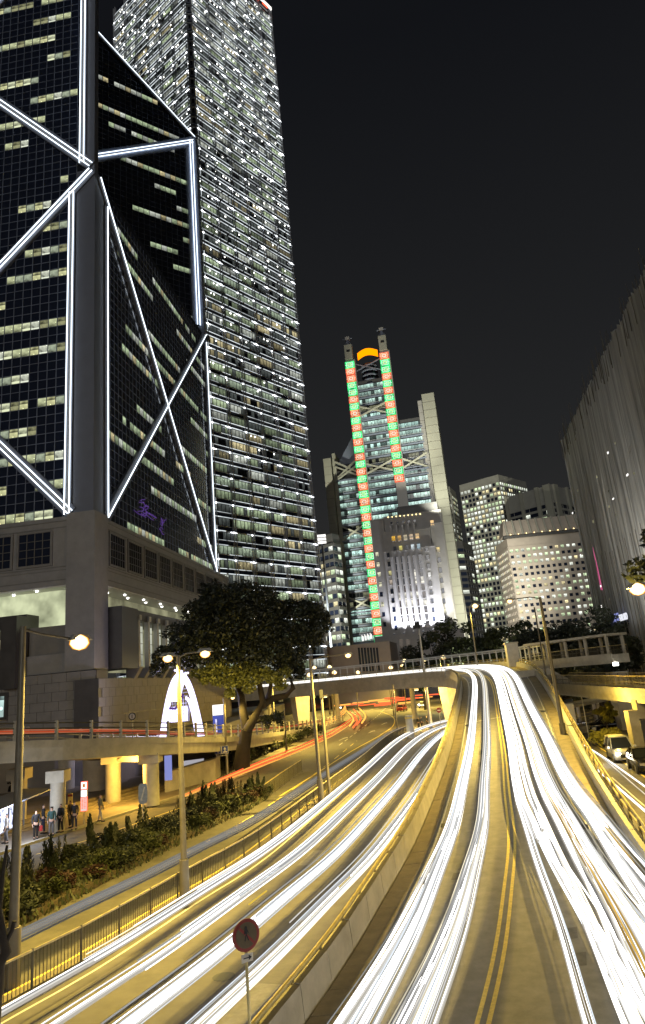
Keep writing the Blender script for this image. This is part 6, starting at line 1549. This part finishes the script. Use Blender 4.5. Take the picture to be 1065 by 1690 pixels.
for (x, y, D, e_) in ((352, 1142, 66, 1300), (430, 1146, 67, 500)):
    q = atd(x, y, D); point(tuple(q), e_, (1, .68, .14), .3, None)  # extra lights without fixtures, added to brighten the lower foliage
# dark park trees beyond the walkway
for i, (x, yt, D, rad, lab) in enumerate(((715, 1045, 190, 9, 'dark round tree at the foot of the floodlit stone bank'), (745, 1024, 180, 8, 'dark tree with pale lit leaves right of the stone bank'), (690, 1062, 175, 5, 'low dark tree before the stone bank terrace'), (775, 1042, 170, 7, 'dark bushy tree behind the walkway posts'),
        (812, 1046, 165, 7, 'dark tree under the beige office block'), (842, 1028, 160, 7, 'paler tree before the wide low office block'), (885, 1022, 150, 9, 'dark tree behind the parapet street lamp'), (925, 1018, 145, 9, 'dark tree before the white lit windows'), (965, 1008, 140, 9, 'tall dark tree left of the netted building'), (990, 1030, 125, 6, 'dark tree hard against the netting edge'),
        (880, 1130, 150, 7, 'dark tree seen between the two footbridges'), (925, 1140, 130, 6, 'dark tree behind the white canopy walkway'), (990, 1160, 118, 5, 'dark tree beneath the tan footbridge near the netting'))):
    top = atd(x, yt, D); tree(Vector((top.x, top.y, 0)), top.z if top.z > 6 else 7, rad, lab, M['bark'], M['leaf' if i in (1, 5) else 'leafd'], 100+i, n=5200, trunk_r=.35, leaf=.42, clumps=22, fork=.3, cz=.6)
q = atd(752, 1052, 168); point((q.x, q.y, 9), 9000, (.95, 1, .6), .4); q = atd(842, 1052, 150); point((q.x, q.y, 10), 6000, (.95, 1, .7), .4)
# lit shrubs and small tree beside the side road
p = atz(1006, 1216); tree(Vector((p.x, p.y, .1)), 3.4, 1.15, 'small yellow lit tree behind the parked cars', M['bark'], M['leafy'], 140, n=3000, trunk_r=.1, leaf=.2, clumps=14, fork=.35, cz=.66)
def shrub(base, r, h, label, m, seed, name='shrub', n=500, leaf=.1, group=None):
    rg = random.Random(seed); t = empty(name, tuple(base), label=label, cat='shrub', group=group); mb = MB()
    for k in range(6): leafcloud(mb, (rg.uniform(-r, r)*.5, rg.uniform(-r, r)*.5, h*rg.uniform(.35, .7)), r*.6, n//6, m, leaf, rg, h/(r*2)*1.2, .1)
    mb.build('foliage', t); mb = MB()
    for k in range(4): mb.tube([(0, 0, 0), (rg.uniform(-r, r)*.5, rg.uniform(-r, r)*.5, h*.6)], .02, M['bark'], 4)
    mb.build('stems', t); return t
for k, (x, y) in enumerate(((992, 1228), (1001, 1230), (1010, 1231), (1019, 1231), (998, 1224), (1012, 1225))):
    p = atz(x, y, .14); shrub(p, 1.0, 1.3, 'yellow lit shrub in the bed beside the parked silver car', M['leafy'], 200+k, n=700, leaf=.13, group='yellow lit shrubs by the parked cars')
q = atz(1012, 1240); point((q.x-1, q.y-3, 4.2), 1700, (1, .66, .1), .2)
# planting island: dark upright junipers, green and red shrubs
jm = []
for v in range(4):
    rg = random.Random(300+v); mb = MB()
    for s_ in range(3):
        cx, cy, hh = rg.uniform(-.25, .25), rg.uniform(-.25, .25), rg.uniform(.9, 1.6)
        lx, lyy = rg.uniform(-.12, .3), rg.uniform(-.1, .1)
        for k in range(130):
            f = rg.random(); z = f*hh; rr = .2*(1-f)**.7+.03; a = rg.random()*6.28
            p = Vector((cx+lx*f+rr*math.cos(a)*rg.random(), cy+lyy*f+rr*math.sin(a)*rg.random(), z)); s = .09; up_ = Vector((rg.gauss(0, .3), rg.gauss(0, .3), 1)).normalized(); sd_ = up_.orthogonal().normalized()
            mb.face([p-up_*s, p+sd_*s*.4, p+up_*s*1.2, p-sd_*s*.4], M['leafd'])
    jm.append(mb.mesh('foliage'))
sm_ = {}
for v, (m, nm) in enumerate((('leafd', 'd'), ('leaf', 'g'), ('leafr', 'r'))):
    for q_ in range(2):
        rg = random.Random(330+v*5+q_); mb = MB()
        for k in range(5): leafcloud(mb, (rg.uniform(-.35, .35), rg.uniform(-.35, .35), rg.uniform(.2, .5)), .42, 110, M[m], .085, rg, .8, .1)
        if nm == 'r': leafcloud(mb, (0, 0, .35), .5, 160, M['leaf'], .08, rg, .8, .1)
        sm_[(nm, q_)] = mb.mesh('foliage')
mb = MB(); mb.tube([(0, 0, -.1), (0, 0, .4)], .04, M['bark'], 5); stem_me = mb.mesh('stem')
mb = MB(); rgc = random.Random(88)
for i in range(39):
    for _ in range(170):
        t_ = rgc.random()**.6*1.06; p = iF[i].lerp(iF[i+1], rgc.random()).lerp(iN[i].lerp(iN[i+1], rgc.random()), t_); s = rgc.uniform(.05, .12); z = .3+rgc.random()*.3 if t_ < .97 else rgc.uniform(.05, .35)
        a = Vector((rgc.gauss(0, .5), rgc.gauss(0, .5), 1)).normalized()*s*1.6; b = a.orthogonal().normalized()*s*.5
        q_ = Vector((p.x, p.y, z)); mb.face([q_-a, q_+b, q_+a, q_-b], M['leafd'] if rgc.random() < .6 else M['leaf'])
tag(mb.build('ground_cover'), 'dark grassy ground cover spilling over the edge of the planting bed', 'ground cover', kind='stuff')
rg = random.Random(8); glab = {'j': ('dark upright pointed conifer shrub in the planting bed between the roads', 'pointed conifer shrubs in the planting bed'), 'd': ('low dark green shrub in the planting bed between the roads', 'dark green shrubs in the planting bed'), 'g': ('low lighter green shrub in the planting bed between the roads', 'lighter green shrubs in the planting bed'), 'r': ('low reddish leaved shrub in the planting bed between the roads', 'reddish shrubs in the planting bed')}
for i in range(40):
    for j in range(4):
        t_ = (j+.5)/4+rg.uniform(-.1, .1); p = iF[i].lerp(iN[i], t_); w_ = (iF[i]-iN[i]).length
        if w_ < 1.0 and j % 2: continue
        if (p-atz(237, 1369)).length < 2.6 and p.y < atz(237, 1369).y+1: continue
        if j <= 1: kd = 'j' if rg.random() < .8 else 'd'
        else: kd = rg.choice('dggrr' if i % 7 < 4 else 'dgd')
        t = empty('conifer_shrub' if kd == 'j' else 'shrub', (p.x, p.y, .33), rg.random()*6.28, label=glab[kd][0], cat='shrub', group=glab[kd][1])
        f_ = place(rg.choice(jm) if kd == 'j' else sm_[(kd, rg.randint(0, 1))], 'foliage', t); s = rg.uniform(.75, 1.2); f_.scale = (s*(1.3 if kd == 'j' else 1), s*(1.3 if kd == 'j' else 1), s*rg.uniform(.7, 1.1)); place(stem_me, 'stem', t)
# hedge bank between the elevated road and the junction
hb_ = [(395, 1268), (415, 1262), (432, 1256), (450, 1248), (470, 1240), (490, 1232), (510, 1224), (525, 1218), (540, 1212), (410, 1250), (440, 1242), (465, 1230), (490, 1220), (515, 1212), (380, 1275), (425, 1245), (455, 1236), (480, 1226)]
for k, (x, y) in enumerate(hb_):
    p = atz(x, y, .13); p = p+Vector((-1.6, 1.0, 0)); shrub(p, 1.5, 1.6, 'bushy green shrub in the hedge bank right of the banyan trunk', M['leaf' if k % 3 else 'leafd'], 400+k, n=620, leaf=.15, group='shrubs of the hedge bank beside the junction')
# bare twisted tree at the bottom left corner
p = atd(-14, 1500, 19); t = empty('bare_tree', (p.x, p.y, 0), label='bare dark crooked tree trunk at the bottom left corner', cat='tree')
q = lambda x, y: atd(x, y, 19)-Vector((p.x, p.y, 0))
mb = MB(); P_ = catmull([q(-10, 1660), q(-2, 1590), q(10, 1572), q(4, 1540), q(-2, 1500), q(5, 1440), q(12, 1395)], .2); mb.tube([(0, 0, 0)]+P_, [.2]+list(np.linspace(.16, .03, len(P_))), M['bark'], 7); mb.build('trunk', t)
mb = MB(); mb.tube(catmull([q(8, 1560), q(20, 1535), q(24, 1520)], .2), .05, M['bark'], 6); mb.tube(catmull([q(-4, 1500), q(-12, 1440), q(-10, 1400)], .2), .03, M['bark'], 6); mb.build('branch', t)
# dark leafy branch reaching in at the right edge, high up
p = atd(1085, 885, 44); t = tree(Vector((p.x+1.5, p.y, 0)), p.z+2.2, 3.4, 'dark tree reaching in from the right edge above the big street lamp', M['bark'], M['leafd'], 150, n=3600, trunk_r=.25, leaf=.22, clumps=16, fork=.5, cz=.84, lean=-.6)

# =================================================================== VEHICLES
def car(label, base, rz, paint, suv=True, lights=True, L=4.6, W=1.84, Hh=1.75, name='parked_car', front_on=True):
    t = empty(name, tuple(base), rz, label=label, cat='car'); hw = W/2
    # section profile along x (front at +x): (x, z_bottom, z_belt, half width)
    prof = [(L/2, .35, .62, .62), (L/2-.12, .25, .78, .8), (L/2-.5, .22, .92, .88), (L*.18, .22, 1.02, .92), (0, .22, 1.05, .93), (-L*.25, .22, 1.06, .93), (-L/2+.3, .25, 1.05, .9), (-L/2, .38, .95, .8)]
    mb = MB(); P = []; ns = 10
    for (x, zb, zt, w_) in prof:
        for k in range(ns):
            a = k/(ns-1)*math.pi; cx = math.cos(a); y = hw*w_*math.copysign(abs(cx)**.35, cx); z = zb+(zt-zb)*(math.sin(a)**.45)
            P.append((x, y, z))
    F = [(i*ns+k, i*ns+k+1, (i+1)*ns+k+1, (i+1)*ns+k) for i in range(len(prof)-1) for k in range(ns-1)]
    F += [tuple(range(ns))[::-1], tuple((len(prof)-1)*ns+k for k in range(ns))]+[(i*ns, (i+1)*ns, (i+1)*ns+ns-1, i*ns+ns-1) for i in range(len(prof)-1)]
    mb.idx(P, F, paint, True); mb.build('body', t)
    xf, xr = L*.22, (-L/2+.12 if suv else -L*.36); tf, tr_ = L*.04, (-L/2+.45 if suv else -L*.2)
    cb = [(xf, -hw*.88, 1.0), (xf, hw*.88, 1.0), (xr, hw*.88, 1.03), (xr, -hw*.88, 1.03), (tf, -hw*.7, Hh), (tf, hw*.7, Hh), (tr_, hw*.7, Hh-.03), (tr_, -hw*.7, Hh-.03)]
    mb = MB(); mb.hexa([cb[i] for i in (3, 0, 1, 2)]+[cb[i] for i in (7, 4, 5, 6)], M['carglass']); mb.build('windows', t)
    mb = MB(); mb.hexa([(tr_-.03, -hw*.72, Hh-.04), (tf+.05, -hw*.72, Hh-.02), (tf+.05, hw*.72, Hh-.02), (tr_-.03, hw*.72, Hh-.04), (tr_, -hw*.66, Hh+.04), (tf, -hw*.66, Hh+.04), (tf, hw*.66, Hh+.04), (tr_, hw*.66, Hh+.04)], paint)
    for i, j in ((0, 4), (1, 5), (2, 6), (3, 7)): mb.bar(cb[i], cb[j], .09, .09, paint)
    for s in (-1, 1): mb.bar((-.15*L, s*hw*.9, 1.03), (-.1*L, s*hw*.71, Hh), .08, .05, paint)
    mb.build('roof', t)
    for sx_ in (L*.31, -L*.29):
        for s in (-1, 1):
            mb = MB(); n_ = 18; P = [(sx_+.34*math.cos(6.2832*i/n_), s*(hw-.02), .34+.34*math.sin(6.2832*i/n_)) for i in range(n_)]+[(sx_+.34*math.cos(6.2832*i/n_), s*(hw-.26), .34+.34*math.sin(6.2832*i/n_)) for i in range(n_)]
            mb.idx(P, [tuple(range(n_)), tuple(range(n_, 2*n_))]+[(i, (i+1) % n_, n_+(i+1) % n_, n_+i) for i in range(n_)], M['rubber']); w__ = mb.build('wheel', t)
            mb = MB(); P = [(sx_+.22*math.cos(6.2832*i/n_), s*(hw+.0), .34+.22*math.sin(6.2832*i/n_)) for i in range(n_)]; mb.idx(P, [tuple(range(n_))], M['chrome']); mb.build('rim', w__)
    for s in (-1, 1):
        mb = MB(); mb.box(L/2-.2, L/2-.02, s*hw*.62-.17, s*hw*.62+.17, .62, .78, M['headl'] if lights else M['chrome']); mb.build('headlight', t)
        mb = MB(); mb.box(-L/2-.01, -L/2+.15, s*hw*.68-.12, s*hw*.68+.12, .7, .95, M['signred']); mb.build('taillight', t)
        mb = MB(); mb.box(xf-.25, xf-.1, s*(hw+.0)-.02, s*(hw+.17)+.02, 1.0, 1.16, paint); mb.build('mirror', t)
    mb = MB(); mb.box(L/2-.1, L/2+.03, -.45, .45, .42, .66, M['ink'])
    for k in range(4): mb.box(L/2+.03, L/2+.05, -.44, .44, .44+k*.06, .46+k*.06, M['chrome'])
    mb.build('grille', t); mb = MB(); mb.box(L/2+.05, L/2+.07, -.26, .26, .3, .4, M['signface']); mb.build('number_plate', t)
    return t
# parked cars facing the camera
d = (atz(960, 1238)-atz(1065, 1315)); hd_ = math.atan2(-d.y, -d.x)
p = atz(1037, 1257); car('silver estate car with headlights on, parked right of the yellow shrubs', Vector((p.x, p.y+1.2, .02)), hd_, M['silver'], True)
p = atz(1071, 1275); car('black car with chrome grille parked at the right edge beside the silver car', Vector((p.x+.2, p.y+1.0, .02)), hd_, M['black'], False, False, Hh=1.5)
q = atz(1012, 1262); point((q.x, q.y, 1.0), 160, (1, .93, .75), .2)
p = atz(1002, 1206); car('small dark car half hidden behind the yellow lit tree', Vector((p.x, p.y, .02)), 2.9, M['black'], False, False, Hh=1.5)
# vehicles in the junction and under the elevated road
p = atz(664, 1174); car('dark red car with glowing tail lights in the middle of the far junction', Vector((p.x, p.y, .02)), 1.2, M['redcar'], False, False, Hh=1.5, name='car')
p = atz(700, 1168); car('pale car waiting under the right span of the flyover', Vector((p.x, p.y, .02)), -1.9, M['silver'], False, True, Hh=1.5, name='car')
p = atz(14, 1309, .02); car('dark car with small headlight under the elevated road at the left edge', Vector((p.x, p.y, .02)), -.3, M['black'], False, True, Hh=1.5, name='car')
p = atz(148, 1290, .02); car('dark car with headlights on beyond the columns of the elevated road', Vector((p.x+1, p.y+2, .02)), -.9, M['black'], False, True, Hh=1.5, name='car')
p = atz(609, 1161); t = empty('double_decker_bus', (p.x, p.y, 0), .25, label='dark red double decker bus in the far junction under the flyover', cat='bus')
mb = MB(); mb.box(-1.25, 1.25, -5, 5, .4, 4.2, M['redcar']); mb.build('body', t)
for z in (1.4, 3.0):
    mb = MB(); mb.box(-1.27, 1.27, -5.02, 5.02, z, z+.85, M['carglass']); mb.build('window_band', t)
    for k in range(5): mb = MB(); mb.box(1.275, 1.29, -4.8+k*2, -3.0+k*2, z+.05, z+.8, M['glassd']); mb.build('window', t)
for sy in (-3.3, 3.3):
    for s in (-1, 1): mb = MB(); n_ = 14; P = [(s*1.28, sy+.5*math.cos(6.2832*i/n_), .5+.5*math.sin(6.2832*i/n_)) for i in range(n_)]+[(s*1.0, sy+.5*math.cos(6.2832*i/n_), .5+.5*math.sin(6.2832*i/n_)) for i in range(n_)]; mb.idx(P, [tuple(range(n_)), tuple(range(n_, 2*n_))]+[(i, (i+1) % n_, n_+(i+1) % n_, n_+i) for i in range(n_)], M['rubber']); mb.build('wheel', t)
for s in (-1, 1): mb = MB(); mb.box(s*.95-.15, s*.95+.15, -5.06, -5.0, .8, 1.1, M['taill']); mb.build('taillight', t)

# added spots brighten the far block facades, no fixtures stand there
for (x, y, D, tx, ty, tD, e_) in ((800, 1060, 300, 800, 900, 560, 9e5), (900, 1040, 250, 905, 930, 400, 1.5e5), (740, 1060, 300, 740, 850, 560, 3e5)):
    a, b = atd(x, y, D), atd(tx, ty, tD); spotl(tuple(a), tuple(b), e_, (1, .96, .78), 50, .9)
